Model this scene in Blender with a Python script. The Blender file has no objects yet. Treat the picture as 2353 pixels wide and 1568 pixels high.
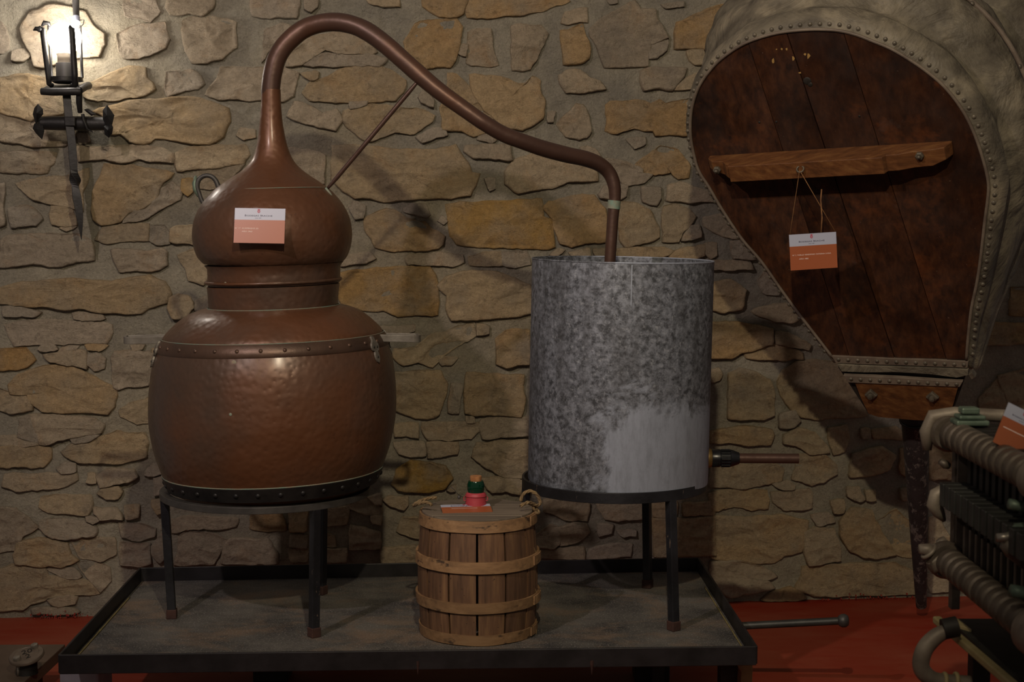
import bpy, bmesh, math, random
from mathutils import Vector, Matrix, noise
from mathutils.geometry import tessellate_polygon
random.seed(7)
S = bpy.context.scene
C = S.collection
PI = math.pi

# ------------------------------------------------------------------ camera
F = 3500.0                      # focal length in pixels of the 2353 x 1568 frame
PITCH = math.radians(5.08)
TRAY = 0.22                     # height of the tray floor above the room floor
CAMZ = TRAY + 1.0
cam_d = bpy.data.cameras.new('camera')
cam = bpy.data.objects.new('camera', cam_d)
C.objects.link(cam)
cam.location = (0, 0, CAMZ)
cam.rotation_euler = (PI / 2 - PITCH, 0, 0)
cam_d.sensor_width = 36.0
cam_d.lens = F * 36.0 / 2353.0
cam_d.clip_start = 0.05
cam_d.dof.use_dof = True
cam_d.dof.focus_distance = 4.15
cam_d.dof.aperture_fstop = 7.0
S.camera = cam

# ------------------------------------------------------------------ world, lamps, exposure
W = bpy.data.worlds.new('cellar_air'); S.world = W
W.use_nodes = True
bgn = W.node_tree.nodes['Background']
bgn.inputs[0].default_value = (1.0, 0.84, 0.74, 1)
bgn.inputs[1].default_value = 0.10
S.view_settings.view_transform = 'Standard'
S.view_settings.look = 'None'
S.view_settings.gamma = 1.0
S.view_settings.use_curve_mapping = False
S.view_settings.exposure = 0.14


def spot(name, loc, target, power, color, size, radius, blend=0.6):
    d = bpy.data.lights.new(name, 'SPOT')
    d.energy = power; d.color = color; d.spot_size = math.radians(size); d.spot_blend = blend
    d.shadow_soft_size = radius
    o = bpy.data.objects.new(name, d); C.objects.link(o)
    o.location = loc
    o.rotation_euler = (Vector(target) - Vector(loc)).to_track_quat('-Z', 'Y').to_euler()
    return o


spot('ceiling_spot_warm', (0.06, 0.87, CAMZ + 1.22), (0.15, 4.6, 1.15), 138, (1.0, 0.85, 0.61), 75, 0.028, 0.8)
spot('ceiling_spot_cool', (-1.36, 1.3, CAMZ + 1.35), (-0.1, 4.6, 1.2), 108, (1.0, 0.84, 0.80), 75, 0.035, 0.8)


# ------------------------------------------------------------------ picking places in the room
def ray(px, py):
    u = (px - 1176.5) / F; v = (py - 784.0) / F
    c, s = math.cos(PITCH), math.sin(PITCH)
    return Vector((u, c - v * s, -s - v * c))


def at(px, py, Y):
    d = ray(px, py)
    return Vector((0, 0, CAMZ)) + d * (Y / d.y)


def on_h(px, py, z):
    d = ray(px, py)
    return Vector((0, 0, CAMZ)) + d * ((z - CAMZ) / d.z)


def on_plane(px, py, p0, n):
    d = ray(px, py); o = Vector((0, 0, CAMZ))
    return o + d * ((p0 - o).dot(n) / d.dot(n))


_a = on_h(100, 1420, 0); _b = on_h(1900, 1379, 0)
WU = Vector((_b.x - _a.x, _b.y - _a.y, 0)).normalized()      # along the wall, to the right
WN = Vector((WU.y, -WU.x, 0))                                # out of the wall, to the room
W0 = _a.copy(); W0.z = 0


def wall_pt(px, py):
    p = on_plane(px, py, W0, WN) - W0
    return p.dot(WU), p.z


def wall_xyz(a, z, out=0.0):
    return W0 + WU * a + Vector((0, 0, z)) + WN * out


# ------------------------------------------------------------------ node materials
def lin(h):
    r, g, b = (int(h[i:i + 2], 16) / 255 for i in (0, 2, 4))
    f = lambda c: c / 12.92 if c <= 0.04045 else ((c + 0.055) / 1.055) ** 2.4
    return (f(r), f(g), f(b), 1)


class N:
    def __init__(s, name):
        s.m = bpy.data.materials.new(name); s.m.use_nodes = True
        s.t = s.m.node_tree; s.b = s.t.nodes['Principled BSDF']
        tc = s.t.nodes.new('ShaderNodeTexCoord')
        oi = s.t.nodes.new('ShaderNodeObjectInfo')
        mu = s.t.nodes.new('ShaderNodeMath'); mu.operation = 'MULTIPLY'; mu.inputs[1].default_value = 37.0
        s.t.links.new(oi.outputs['Random'], mu.inputs[0])
        ad = s.t.nodes.new('ShaderNodeVectorMath'); ad.operation = 'ADD'
        s.t.links.new(tc.outputs['Object'], ad.inputs[0]); s.t.links.new(mu.outputs[0], ad.inputs[1])
        s.vec = ad.outputs[0]; s.obj = tc.outputs['Object']; s.rand = oi.outputs['Random']

    def L(s, a, b): s.t.links.new(a, b)

    def noise(s, scale, detail=4, rough=0.55, stretch=None, vec=None, dist=0.0):
        v = vec or s.vec
        if stretch:
            mp = s.t.nodes.new('ShaderNodeMapping'); mp.inputs['Scale'].default_value = stretch
            s.L(v, mp.inputs[0]); v = mp.outputs[0]
        n = s.t.nodes.new('ShaderNodeTexNoise')
        n.inputs['Scale'].default_value = scale; n.inputs['Detail'].default_value = detail
        n.inputs['Roughness'].default_value = rough; n.inputs['Distortion'].default_value = dist
        s.L(v, n.inputs['Vector'])
        return n.outputs['Fac']

    def ramp(s, fac, stops):
        r = s.t.nodes.new('ShaderNodeValToRGB')
        e = r.color_ramp.elements
        while len(e) < len(stops): e.new(0.5)
        for i, (p, c) in enumerate(stops):
            e[i].position = p; e[i].color = c if not isinstance(c, (int, float)) else (c, c, c, 1)
        s.L(fac, r.inputs[0])
        return r.outputs[0]

    def mix(s, fac, a, b, mode='MIX'):
        m = s.t.nodes.new('ShaderNodeMix'); m.data_type = 'RGBA'; m.blend_type = mode
        for sock, v in ((m.inputs['Factor'], fac), (m.inputs['A'], a), (m.inputs['B'], b)):
            pass
        for sock, v in ((m.inputs[0], fac), (m.inputs[6], a), (m.inputs[7], b)):
            if isinstance(v, (int, float)): sock.default_value = v
            elif isinstance(v, tuple): sock.default_value = v
            else: s.L(v, sock)
        return m.outputs[2]

    def attr(s, name):
        a = s.t.nodes.new('ShaderNodeAttribute'); a.attribute_type = 'OBJECT'; a.attribute_name = name
        return a.outputs['Fac']

    def bump(s, h, strength, dist=0.01, prev=None):
        b = s.t.nodes.new('ShaderNodeBump'); b.inputs['Strength'].default_value = strength
        b.inputs['Distance'].default_value = dist
        s.L(h, b.inputs['Height'])
        if prev is not None: s.L(prev, b.inputs['Normal'])
        s.L(b.outputs[0], s.b.inputs['Normal'])
        return b.outputs[0]

    def col(s, c):
        if isinstance(c, tuple): s.b.inputs['Base Color'].default_value = c
        else: s.L(c, s.b.inputs['Base Color'])

    def set(s, rough=0.5, metal=0.0, spec=None):
        if isinstance(rough, (int, float)): s.b.inputs['Roughness'].default_value = rough
        else: s.L(rough, s.b.inputs['Roughness'])
        s.b.inputs['Metallic'].default_value = metal
        if spec is not None: s.b.inputs['Specular IOR Level'].default_value = spec
        return s.m


def m_simple(name, c1, c2, scale=8, rough=0.6, metal=0.0, stretch=None, bump=0.15, bscale=40, lo=0.35, hi=0.65, spec=None, bd=0.002):
    n = N(name)
    n.col(n.ramp(n.noise(scale, 5, stretch=stretch), [(lo, lin(c1)), (hi, lin(c2))]))
    if bump: n.bump(n.noise(bscale, 5, stretch=stretch), bump, bd)
    return n.set(rough, metal, spec)


M = {}
# stone: cream to ochre sandstone
n = N('sandstone')
t = n.attr('tint'); tone = n.attr('tone')
basec = n.ramp(t, [(0.0, lin('a29a8c')), (0.35, lin('bbac98')), (0.6, lin('c2ad8c')), (0.85, lin('bf9c6c')), (1.0, lin('b08c44'))])
patch = n.ramp(n.noise(7, 4, 0.6), [(0.42, 0.0), (0.62, 1.0)])
c = n.mix(patch, basec, n.mix(0.5, basec, lin('aa9d88')))
p2 = n.ramp(n.noise(11, 5, 0.65, dist=0.6), [(0.54, 0.0), (0.74, 0.6)])
c = n.mix(p2, c, n.mix(0.55, basec, lin('b5864e')))
p3 = n.ramp(n.noise(5, 4, 0.6), [(0.56, 0.0), (0.74, 0.6)])
c = n.mix(p3, c, lin('948c80'))
fine = n.ramp(n.noise(90, 6, 0.7), [(0.3, 0.78), (0.7, 1.12)])
c = n.mix(1.0, c, fine, 'MULTIPLY')
dk = n.ramp(n.noise(26, 5, 0.7, dist=0.8), [(0.30, 0.55), (0.42, 1.0)])
c = n.mix(0.8, c, dk, 'MULTIPLY')
tn = n.ramp(tone, [(0.0, 0.5), (1.0, 1.2)])
c = n.mix(1.0, c, tn, 'MULTIPLY')
n.col(c)
b1 = n.bump(n.noise(20, 8, 0.7, stretch=(1, 1, 1.9), dist=0.4), 1.0, 0.022)
b2 = n.bump(n.noise(95, 6, 0.75), 1.0, 0.008, b1)
M['stone'] = n.set(0.92, 0, 0.2)
# mortar
n = N('mortar')
c = n.ramp(n.noise(5, 5, 0.6), [(0.35, lin('868176')), (0.65, lin('a09988'))])
c = n.mix(n.ramp(n.noise(2.2, 3), [(0.5, 0.0), (0.7, 0.55)]), c, lin('9a8d74'))
c = n.mix(1.0, c, n.ramp(n.noise(150, 4, 0.7), [(0.25, 0.72), (0.75, 1.15)]), 'MULTIPLY')
n.col(c)
b1 = n.bump(n.noise(24, 7, 0.65, dist=0.5), 0.9, 0.014)
n.bump(n.noise(140, 5, 0.75), 1.0, 0.005, b1)
M['mortar'] = n.set(0.95, 0, 0.15)
# red floor paint
n = N('red_floor_paint')
c = n.ramp(n.noise(3.0, 5, 0.6, stretch=(1, 2.5, 1)), [(0.3, lin('84230f')), (0.7, lin('8f4530'))])
c = n.mix(n.ramp(n.noise(14, 5, 0.7), [(0.6, 0.0), (0.8, 0.5)]), c, lin('6a2b1b'))
n.col(c); n.bump(n.noise(60, 4), 0.15, 0.002)
M['floor'] = n.set(0.55, 0, 0.35)
# copper
n = N('old_copper')
c = n.ramp(n.noise(3.2, 5, 0.6), [(0.3, lin('4a3b31')), (0.55, lin('553e30')), (0.75, lin('61422c'))])
c = n.mix(n.ramp(n.noise(7, 5, 0.7), [(0.5, 0.0), (0.75, 0.55)]), c, lin('46382f'))
c = n.mix(n.ramp(n.noise(1.9, 4, 0.6), [(0.48, 0.0), (0.62, 0.6)]), c, lin('663c20'))
c = n.mix(n.ramp(n.noise(60, 3, 0.6), [(0.66, 0.0), (0.72, 0.35)]), c, lin('3a2419'))
n.col(c)
vo = n.t.nodes.new('ShaderNodeTexVoronoi'); vo.inputs['Scale'].default_value = 75; vo.feature = 'SMOOTH_F1'
n.L(n.vec, vo.inputs['Vector'])
b1 = n.bump(vo.outputs['Distance'], 0.32, 0.004)
n.bump(n.noise(9, 3), 0.35, 0.012, b1)
n.b.inputs['Coat Weight'].default_value = 0.22; n.b.inputs['Coat Roughness'].default_value = 0.2
M['copper'] = n.set(n.ramp(n.noise(12, 4), [(0.3, 0.36), (0.7, 0.52)]), 0.32, 0.45)
n = N('swan_neck_copper')
c = n.ramp(n.noise(4, 5, 0.6), [(0.3, lin('42302a')), (0.55, lin('513a30')), (0.75, lin('60402e'))])
n.col(c); n.bump(n.noise(14, 3), 0.3, 0.008)
M['pipe'] = n.set(0.42, 0.4, 0.45)
M['band'] = m_simple('tarnished_copper_band', '4a392f', '5a4437', 12, 0.42, 0.5, bump=0.3, bscale=60)
M['verdi'] = m_simple('verdigris_edge', '6f8a7c', '8a7a68', 40, 0.7, 0.1, bump=0.4, bscale=120)
M['handle'] = m_simple('grey_bronze', '625c53', '7a756c', 25, 0.5, 0.4, bump=0.3, bscale=90)
M['iron'] = m_simple('black_iron', '1b1a1b', '2c2a29', 20, 0.5, 0.4, bump=0.35, bscale=80)
n = N('chipped_black_paint')
c = n.mix(n.ramp(n.noise(45, 4, 0.7, stretch=(1, 1, 0.3)), [(0.64, 0.0), (0.68, 0.8)]), n.ramp(n.noise(9, 4), [(0.4, lin('17171a')), (0.6, lin('26262a'))]), lin('77685a'))
n.col(c); n.bump(n.noise(80, 4), 0.3, 0.002)
M['chip'] = n.set(0.42, 0.2)
M['rust'] = m_simple('rusty_foot', '38241f', '4a3028', 30, 0.8, 0.2, bump=0.4)
M['ringgrey'] = m_simple('grey_worn_iron', '3c3a38', '4d4a47', 25, 0.5, 0.4, bump=0.25)
# tray
n = N('tray_floor_steel')
c = n.ramp(n.noise(6, 6, 0.65, stretch=(1, 1.2, 1)), [(0.35, lin('3b3a3a')), (0.65, lin('68655f'))])
c = n.mix(n.ramp(n.noise(4.2, 6, 0.7, stretch=(1, 1.2, 1), dist=0.4), [(0.50, 0.0), (0.64, 0.75)]), c, lin('7d6a58'))
c = n.mix(n.ramp(n.noise(260, 2, 0.6), [(0.58, 0.0), (0.68, 0.8)]), c, lin('98948e'))
n.col(c); n.bump(n.noise(160, 4), 0.35, 0.002)
M['tray'] = n.set(0.62, 0.2)
M['rim'] = m_simple('tray_rim_black', '181617', '292628', 14, 0.5, 0.3, bump=0.3)
# zinc drum: mottled, pale worn band of its own on the lower right
n = N('zinc_sheet')
sp = n.ramp(n.noise(62, 8, 0.76, dist=0.15), [(0.40, 0.0), (0.62, 1.0)])
c = n.mix(sp, lin('45474c'), lin('8f949f'))
c = n.mix(n.ramp(n.noise(110, 4, 0.7), [(0.55, 0.0), (0.7, 0.6)]), c, lin('b4b8c0'))
ve = n.ramp(n.noise(9, 5, 0.6, stretch=(2.5, 2.5, 0.35), vec=n.obj), [(0.45, 0.0), (0.62, 0.45)])
c = n.mix(ve, c, lin('4a4a4c'))
sx = n.t.nodes.new('ShaderNodeSeparateXYZ'); n.L(n.obj, sx.inputs[0])


def mth(n_, op, a, b, clamp=False):
    m = n_.t.nodes.new('ShaderNodeMath'); m.operation = op; m.use_clamp = clamp
    for i, v in enumerate((a, b)):
        if isinstance(v, (int, float)): m.inputs[i].default_value = v
        elif v is not None: n_.L(v, m.inputs[i])
    return m.outputs[0]


nz = mth(n, 'MULTIPLY', mth(n, 'SUBTRACT', n.noise(7, 6, 0.72, vec=n.obj, dist=0.4), 0.5), 2.2)
fa_ = mth(n, 'ADD', mth(n, 'MULTIPLY', mth(n, 'SUBTRACT', 0.17, sx.outputs['Z']), 5.0), nz)
fb_ = mth(n, 'ADD', mth(n, 'MULTIPLY', mth(n, 'ADD', sx.outputs['X'], 0.07), 11.0), nz)
stain = n.ramp(mth(n, 'MINIMUM', fa_, fb_), [(0.0, 0.0), (0.22, 0.9)])
c = n.mix(stain, c, n.mix(n.ramp(n.noise(60, 5, 0.7, stretch=(1, 1, 0.25), vec=n.obj), [(0.45, 0.0), (0.7, 0.5)]), lin('a6aebe'), lin('7a7f88')))
n.col(c); n.bump(n.noise(30, 5), 0.12, 0.003)
M['zinc'] = n.set(0.55, 0.35, 0.4)
# woods
def wood(name, c1, c2, c3, sx=1, dark=0.5, rough=0.65, ax='z', sc=1.0, spec=0.3):
    n = N(name)
    st = {'z': (14, 14, 1.1), 'x': (1.1, 14, 14)}[ax]
    g = n.noise(5 * sc, 5, 0.65, stretch=st, dist=0.25)
    c = n.ramp(g, [(0.3, lin(c1)), (0.52, lin(c2)), (0.72, lin(c3))])
    c = n.mix(n.ramp(n.noise(3 * sc, 4, 0.6), [(0.45, 0.0), (0.7, dark)]), c, lin(c1))
    rnd = n.ramp(n.rand, [(0.0, 0.75), (1.0, 1.15)])
    c = n.mix(1.0, c, rnd, 'MULTIPLY')
    n.col(c); n.bump(g, 0.35, 0.002)
    return n, c


n, c = wood('cask_stave_wood', '46301f', '684a33', '80603f')
c = n.mix(n.ramp(n.noise(130, 2, 0.5), [(0.70, 0.0), (0.74, 0.9)]), c, lin('2a1a10'))
n.col(c); M['stave'] = n.set(0.7)
n, c = wood('hoop_wood', '6a5138', '8d6c4a', '9c7c58', ax='x')
c = n.mix(n.ramp(n.noise(30, 3, 0.6, stretch=(0.8, 0.8, 1.6)), [(0.60, 0.0), (0.67, 0.85)]), c, lin('2c221c'))
n.col(c); M['hoop'] = n.set(0.6)
n, c = wood('grey_lid_wood', '544a3e', '6c6052', '7b6f60', ax='x'); M['lid'] = n.set(0.8)
n, c = wood('dark_varnished_board', '20110a', '392012', '4a2c19', sc=0.7, dark=0.75)
c = n.mix(n.ramp(n.noise(3.4, 5, 0.65), [(0.50, 0.0), (0.66, 0.85)]), c, lin('150b07'))
c = n.mix(n.ramp(n.noise(5.5, 5, 0.7), [(0.56, 0.0), (0.72, 0.75)]), c, lin('63361a'))
c = n.mix(n.ramp(n.noise(6, 5, 0.7), [(0.62, 0.0), (0.8, 0.5)]), c, lin('54463f'))
c = n.mix(n.ramp(n.noise(120, 3, 0.7), [(0.72, 0.0), (0.76, 0.6)]), c, lin('8a7360'))
n.col(c); M['board'] = n.set(n.ramp(n.noise(9, 4), [(0.35, 0.38), (0.65, 0.62)]), 0, 0.4)
n, c = wood('worn_oak', '452a17', '664023', '7e5832', ax='x', dark=0.4); M['oak'] = n.set(0.5, 0, 0.35)
n, c = wood('worn_oak_dark', '38200f', '5a3419', '6b4323', ax='x', dark=0.6); M['oakd'] = n.set(0.55, 0, 0.3)
# leather of the bellows
n = N('old_leather')
c = n.ramp(n.noise(7, 6, 0.6, dist=0.5), [(0.32, lin('3e382f')), (0.5, lin('665f51')), (0.68, lin('8a806c'))])
c = n.mix(n.ramp(n.noise(11, 5, 0.7), [(0.5, 0.0), (0.7, 0.6)]), c, lin('2e2822'))
n.col(c)
b1 = n.bump(n.noise(6, 6, 0.55, dist=1.0), 0.9, 0.03)
n.bump(n.noise(60, 5, 0.6), 0.3, 0.003, b1)
M['leather'] = n.set(0.62, 0, 0.4)
M['leatherd'] = m_simple('leather_strip', '5a4e44', '74685a', 20, 0.55, bump=0.4, bscale=60)
M['stud'] = m_simple('iron_stud', '4c463c', '6a6254', 60, 0.5, 0.3, bump=0.2)
M['cast'] = m_simple('worn_cast_metal', '6a6054', '8b8172', 18, 0.55, 0.3, bump=0.4)
M['castd'] = m_simple('brown_cast_metal', '4a4138', '6a6054', 18, 0.5, 0.4, bump=0.4)
M['dark'] = m_simple('dark_metal', '15130f', '2a2520', 18, 0.6, 0.2, bump=0.3)
M['darkgrey'] = m_simple('dark_grey_metal', '2a2a28', '3a3a37', 18, 0.5, 0.3, bump=0.3)
M['green'] = m_simple('green_tarnished_brass', '4d5f52', '71806f', 30, 0.5, 0.4, bump=0.3)
M['rope'] = m_simple('hemp_rope', '5f4c34', '8a7350', 90, 0.9, bump=0.7, bscale=200)
M['cord'] = m_simple('brown_cord', '6a4628', '8a6238', 60, 0.8, bump=0.2)
M['cork'] = m_simple('cork', '8a5a34', 'a87548', 60, 0.9, bump=0.6, bscale=120)
M['yellow'] = m_simple('dull_yellow_strip', '8a7c52', '9c8e66', 20, 0.6, bump=0.2)
M['bench'] = m_simple('dull_grey_brown_metal', '5a4c40', '6a5a4d', 6, 0.5, 0.2, bump=0.15)
M['chalk'] = m_simple('pale_grey_block', '8b8890', 'a19fa6', 12, 0.8, bump=0.3)
M['ochre'] = m_simple('ochre_wood', '6a5638', '8a7048', 15, 0.7, bump=0.4)
M['brass'] = m_simple('dirty_brass', '7a6238', '94794c', 40, 0.45, 0.7, bump=0.2)
M['plastic'] = m_simple('black_plastic', '141517', '1c1d20', 20, 0.3, 0.0, bump=0.05)
M['flange'] = m_simple('brown_grey_flange', '5f5347', '776a5c', 30, 0.5, 0.3, bump=0.3)
M['bright'] = m_simple('steel_bolt', '8a847a', 'a39c90', 30, 0.35, 0.7, bump=0.1)
M['white'] = m_simple('card_white', 'a2a6b8', 'a8acbe', 2, 0.35, bump=0)
M['orange'] = m_simple('card_orange', '95502f', '9c5836', 2, 0.32, bump=0)
M['ink'] = m_simple('card_ink', '241c40', '2b2348', 2, 0.5, bump=0)
M['inkw'] = m_simple('card_white_ink', 'e0c8c0', 'e8d4cc', 2, 0.5, bump=0)
M['inkr'] = m_simple('card_red_ink', 'a03048', 'a8384e', 2, 0.5, bump=0)
M['cable'] = m_simple('grey_cable', '3c3a38', '4a4745', 2, 0.5, bump=0)
M['redfleck'] = m_simple('red_paint_fleck', '7e2016', '8e2a1c', 20, 0.7, bump=0.2)
M['gold'] = m_simple('paper_remnant', '8a6a34', 'a3824a', 60, 0.7, bump=0.3)
M['dust'] = m_simple('pale_dust_line', '6b6038', '80744a', 40, 0.8, bump=0.3)
n = N('red_wax_paper'); n.col(n.ramp(n.noise(12, 4), [(0.4, lin('98303a')), (0.6, lin('ab4048'))])); n.bump(n.noise(30, 4), 0.4, 0.003); M['red'] = n.set(0.5)
n = N('green_glass'); n.col(lin('0b3a26')); n.b.inputs['Transmission Weight'].default_value = 0.35; n.b.inputs['IOR'].default_value = 1.5; M['glass'] = n.set(0.08)
n = N('clear_sleeve'); n.col((1, 1, 1, 1)); n.b.inputs['Transmission Weight'].default_value = 1.0; n.b.inputs['IOR'].default_value = 1.1; M['sleeve'] = n.set(0.03)
n = N('lit_bulb'); n.col((1, 1, 1, 1)); n.b.inputs['Emission Color'].default_value = (1.0, 0.92, 0.82, 1); n.b.inputs['Emission Strength'].default_value = 56.0; M['bulb'] = n.set(0.4)
M['bulbneck'] = m_simple('bulb_neck', 'b8aa98', 'c8bcaa', 2, 0.4, bump=0)


# ------------------------------------------------------------------ object helpers
WL = {}


def wl(o): return WL.get(o.name, Vector((0, 0, 0))) if o else Vector((0, 0, 0))


def tag(o, label=None, cat=None, group=None, kind=None):
    if label: o['label'] = label
    if cat: o['category'] = cat
    if group: o['group'] = group
    if kind: o['kind'] = kind
    return o


def thing(name, loc, label, cat, group=None):
    o = bpy.data.objects.new(name, None); C.objects.link(o)
    o.empty_display_size = 0.05
    o.location = loc; WL[o.name] = Vector(loc)
    return tag(o, label, cat, group)


def mk(name, V, Fc, mat, parent=None, smooth=False, origin=None, bevel=0, label=None, sharp=None):
    """one mesh object from world-space vertices"""
    V = [Vector(v) for v in V]
    if origin is None:
        origin = sum(V, Vector((0, 0, 0))) / len(V)
    me = bpy.data.meshes.new(name)
    me.from_pydata([v - origin for v in V], [], Fc)
    bm = bmesh.new(); bm.from_mesh(me)
    bmesh.ops.recalc_face_normals(bm, faces=bm.faces)
    if smooth and sharp:
        for e in bm.edges:
            if len(e.link_faces) == 2 and e.calc_face_angle(0) > math.radians(sharp): e.smooth = False
    bm.to_mesh(me); bm.free()
    if smooth:
        me.polygons.foreach_set('use_smooth', [True] * len(me.polygons))
    me.materials.append(mat)
    o = bpy.data.objects.new(name, me); C.objects.link(o)
    o.location = origin - wl(parent)
    WL[o.name] = Vector(origin)
    if parent: o.parent = parent
    if bevel:
        b = o.modifiers.new('bevel', 'BEVEL'); b.width = bevel; b.segments = 2; b.limit_method = 'ANGLE'
    if label: o['label'] = label
    return o


def join(parts):
    V, Fc = [], []
    for v, f in parts:
        k = len(V); V += list(v); Fc += [tuple(i + k for i in q) for q in f]
    return V, Fc


def g_box(c, size, R=None):
    c = Vector(c); sx, sy, sz = (s / 2 for s in size)
    V = [Vector((x * sx, y * sy, z * sz)) for x in (-1, 1) for y in (-1, 1) for z in (-1, 1)]
    if R: V = [R @ v for v in V]
    return [c + v for v in V], [(0, 1, 3, 2), (4, 6, 7, 5), (0, 4, 5, 1), (2, 3, 7, 6), (0, 2, 6, 4), (1, 5, 7, 3)]


def g_beam(a, b, w, h, up=Vector((0, 0, 1))):
    a, b = Vector(a), Vector(b); d = (b - a)
    L = d.length; d.normalize()
    s = d.cross(up)
    if s.length < 1e-4: s = d.cross(Vector((0, 1, 0)))
    s.normalize(); u = s.cross(d)
    V = [p + s * (i * w / 2) + u * (j * h / 2) for p in (a, b) for i, j in ((-1, -1), (1, -1), (1, 1), (-1, 1))]
    return V, [(0, 1, 2, 3), (4, 7, 6, 5), (0, 4, 5, 1), (1, 5, 6, 2), (2, 6, 7, 3), (3, 7, 4, 0)]


def frame(d):
    d = Vector(d).normalized()
    s = d.cross(Vector((0, 0, 1)))
    if s.length < 1e-3: s = Vector((1, 0, 0))
    s.normalize()
    return s, s.cross(d)


def g_lathe(prof, base, axis=(0, 0, 1), seg=48, close=False, a0=0.0, a1=2 * PI, warp=None):
    """prof: (r, h) pairs along axis from base"""
    axis = Vector(axis).normalized(); s, u = frame(axis)
    full = abs(a1 - a0 - 2 * PI) < 1e-6
    ns = seg if full else seg + 1
    V, Fc = [], []
    for r, h in prof:
        for k in range(ns):
            a = a0 + (a1 - a0) * k / seg
            p = Vector(base) + axis * h + (s * math.cos(a) + u * math.sin(a)) * max(r, 1e-5)
            if warp: p = warp(p)
            V.append(p)
    m = len(prof)
    for i in range(m - 1 + (1 if close else 0)):
        j = (i + 1) % m
        for k in range(seg):
            k2 = (k + 1) % ns
            Fc.append((i * ns + k, i * ns + k2, j * ns + k2, j * ns + k))
    if not full and close:
        Fc.append(tuple(i * ns for i in range(m)))
        Fc.append(tuple(i * ns + ns - 1 for i in range(m))[::-1])
    return V, Fc


def spline(P, n=6, closed=False):
    """Catmull-Rom through tuples of floats"""
    out = []; m = len(P)
    rng = range(m if closed else m - 1)
    g = lambda i: P[i % m] if closed else P[max(0, min(m - 1, i))]
    for i in rng:
        p0, p1, p2, p3 = g(i - 1), g(i), g(i + 1), g(i + 2)
        for k in range(n):
            t = k / n
            out.append(tuple(0.5 * (2 * b + (c - a) * t + (2 * a - 5 * b + 4 * c - d) * t * t + (3 * b - a - 3 * c + d) * t ** 3)
                             for a, b, c, d in zip(p0, p1, p2, p3)))
    if not closed: out.append(tuple(P[-1]))
    return out


def g_tube(pts, rad, seg=16, caps=True, flat=1.0):
    pts = [Vector(p) for p in pts]; n = len(pts)
    if isinstance(rad, (int, float)): rad = [rad] * n
    t = (pts[1] - pts[0]).normalized(); s, u = frame(t)
    V, Fc = [], []
    for i in range(n):
        t2 = (pts[min(i + 1, n - 1)] - pts[max(i - 1, 0)]).normalized()
        q = t.rotation_difference(t2); s = q @ s; u = q @ u; t = t2
        for k in range(seg):
            a = 2 * PI * k / seg
            V.append(pts[i] + (s * math.cos(a) * flat + u * math.sin(a)) * rad[i])
    for i in range(n - 1):
        for k in range(seg):
            k2 = (k + 1) % seg
            Fc.append((i * seg + k, i * seg + k2, (i + 1) * seg + k2, (i + 1) * seg + k))
    if caps:
        Fc.append(tuple(range(seg))[::-1]); Fc.append(tuple(range((n - 1) * seg, n * seg)))
    return V, Fc


def g_ring(c, axis, R, r, seg=40, sec=8, rz=None):
    prof = [(R + r * math.cos(2 * PI * k / sec), (rz or r) * math.sin(2 * PI * k / sec)) for k in range(sec)]
    return g_lathe(prof, c, axis, seg, close=True)


def g_prism(poly, off):
    """poly: planar 3D points, pushed by vector off"""
    poly = [Vector(p) for p in poly]; n = len(poly); off = Vector(off)
    tri = tessellate_polygon([poly])
    V = poly + [p + off for p in poly]
    Fc = [tuple(t) for t in tri] + [tuple(i + n for i in t)[::-1] for t in tri]
    Fc += [(i, (i + 1) % n, (i + 1) % n + n, i + n) for i in range(n)]
    return V, Fc


def g_dome(c, nrm, r, h=None, seg=10):
    h = h or r
    prof = [(r, 0), (r * 0.92, h * 0.45), (r * 0.6, h * 0.85), (0.0, h)]
    return g_lathe(prof, c, nrm, seg)


def copy_tree(o, parent=None, delta=Vector((0, 0, 0))):
    c = o.copy(); C.objects.link(c); c.parent = parent
    WL[c.name] = wl(o) + delta
    if parent is None: c.location = o.location + delta
    for ch in list(o.children): copy_tree(ch, c, delta)
    return c


def text_mesh(name, body, size, origin, xdir, ydir, mat, parent, align='LEFT', depth=0.0002, xscale=1.0):
    cu = bpy.data.curves.new(name, 'FONT'); cu.body = body; cu.size = size; cu.align_x = align
    cu.extrude = depth; cu.resolution_u = 2
    tmp = bpy.data.objects.new(name + '_tmp', cu)
    me = bpy.data.meshes.new_from_object(tmp)
    bpy.data.objects.remove(tmp); bpy.data.curves.remove(cu)
    xd, yd = Vector(xdir).normalized(), Vector(ydir).normalized(); zd = xd.cross(yd)
    V = [Vector(origin) + xd * v.co.x * xscale + yd * v.co.y + zd * v.co.z for v in me.vertices]
    Fc = [tuple(p.vertices) for p in me.polygons]
    bpy.data.meshes.remove(me)
    if not V: return None
    return mk(name, V, Fc, mat, parent)


def clip_poly(poly, p, d):
    """keep the part of a 2D polygon left of the line p + t d"""
    out = []
    side = lambda q: d[0] * (q[1] - p[1]) - d[1] * (q[0] - p[0])
    for i in range(len(poly)):
        a, b = poly[i], poly[(i + 1) % len(poly)]
        sa, sb = side(a), side(b)
        if sa >= 0: out.append(a)
        if sa * sb < 0:
            t = sa / (sa - sb); out.append((a[0] + (b[0] - a[0]) * t, a[1] + (b[1] - a[1]) * t))
    return out

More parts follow.
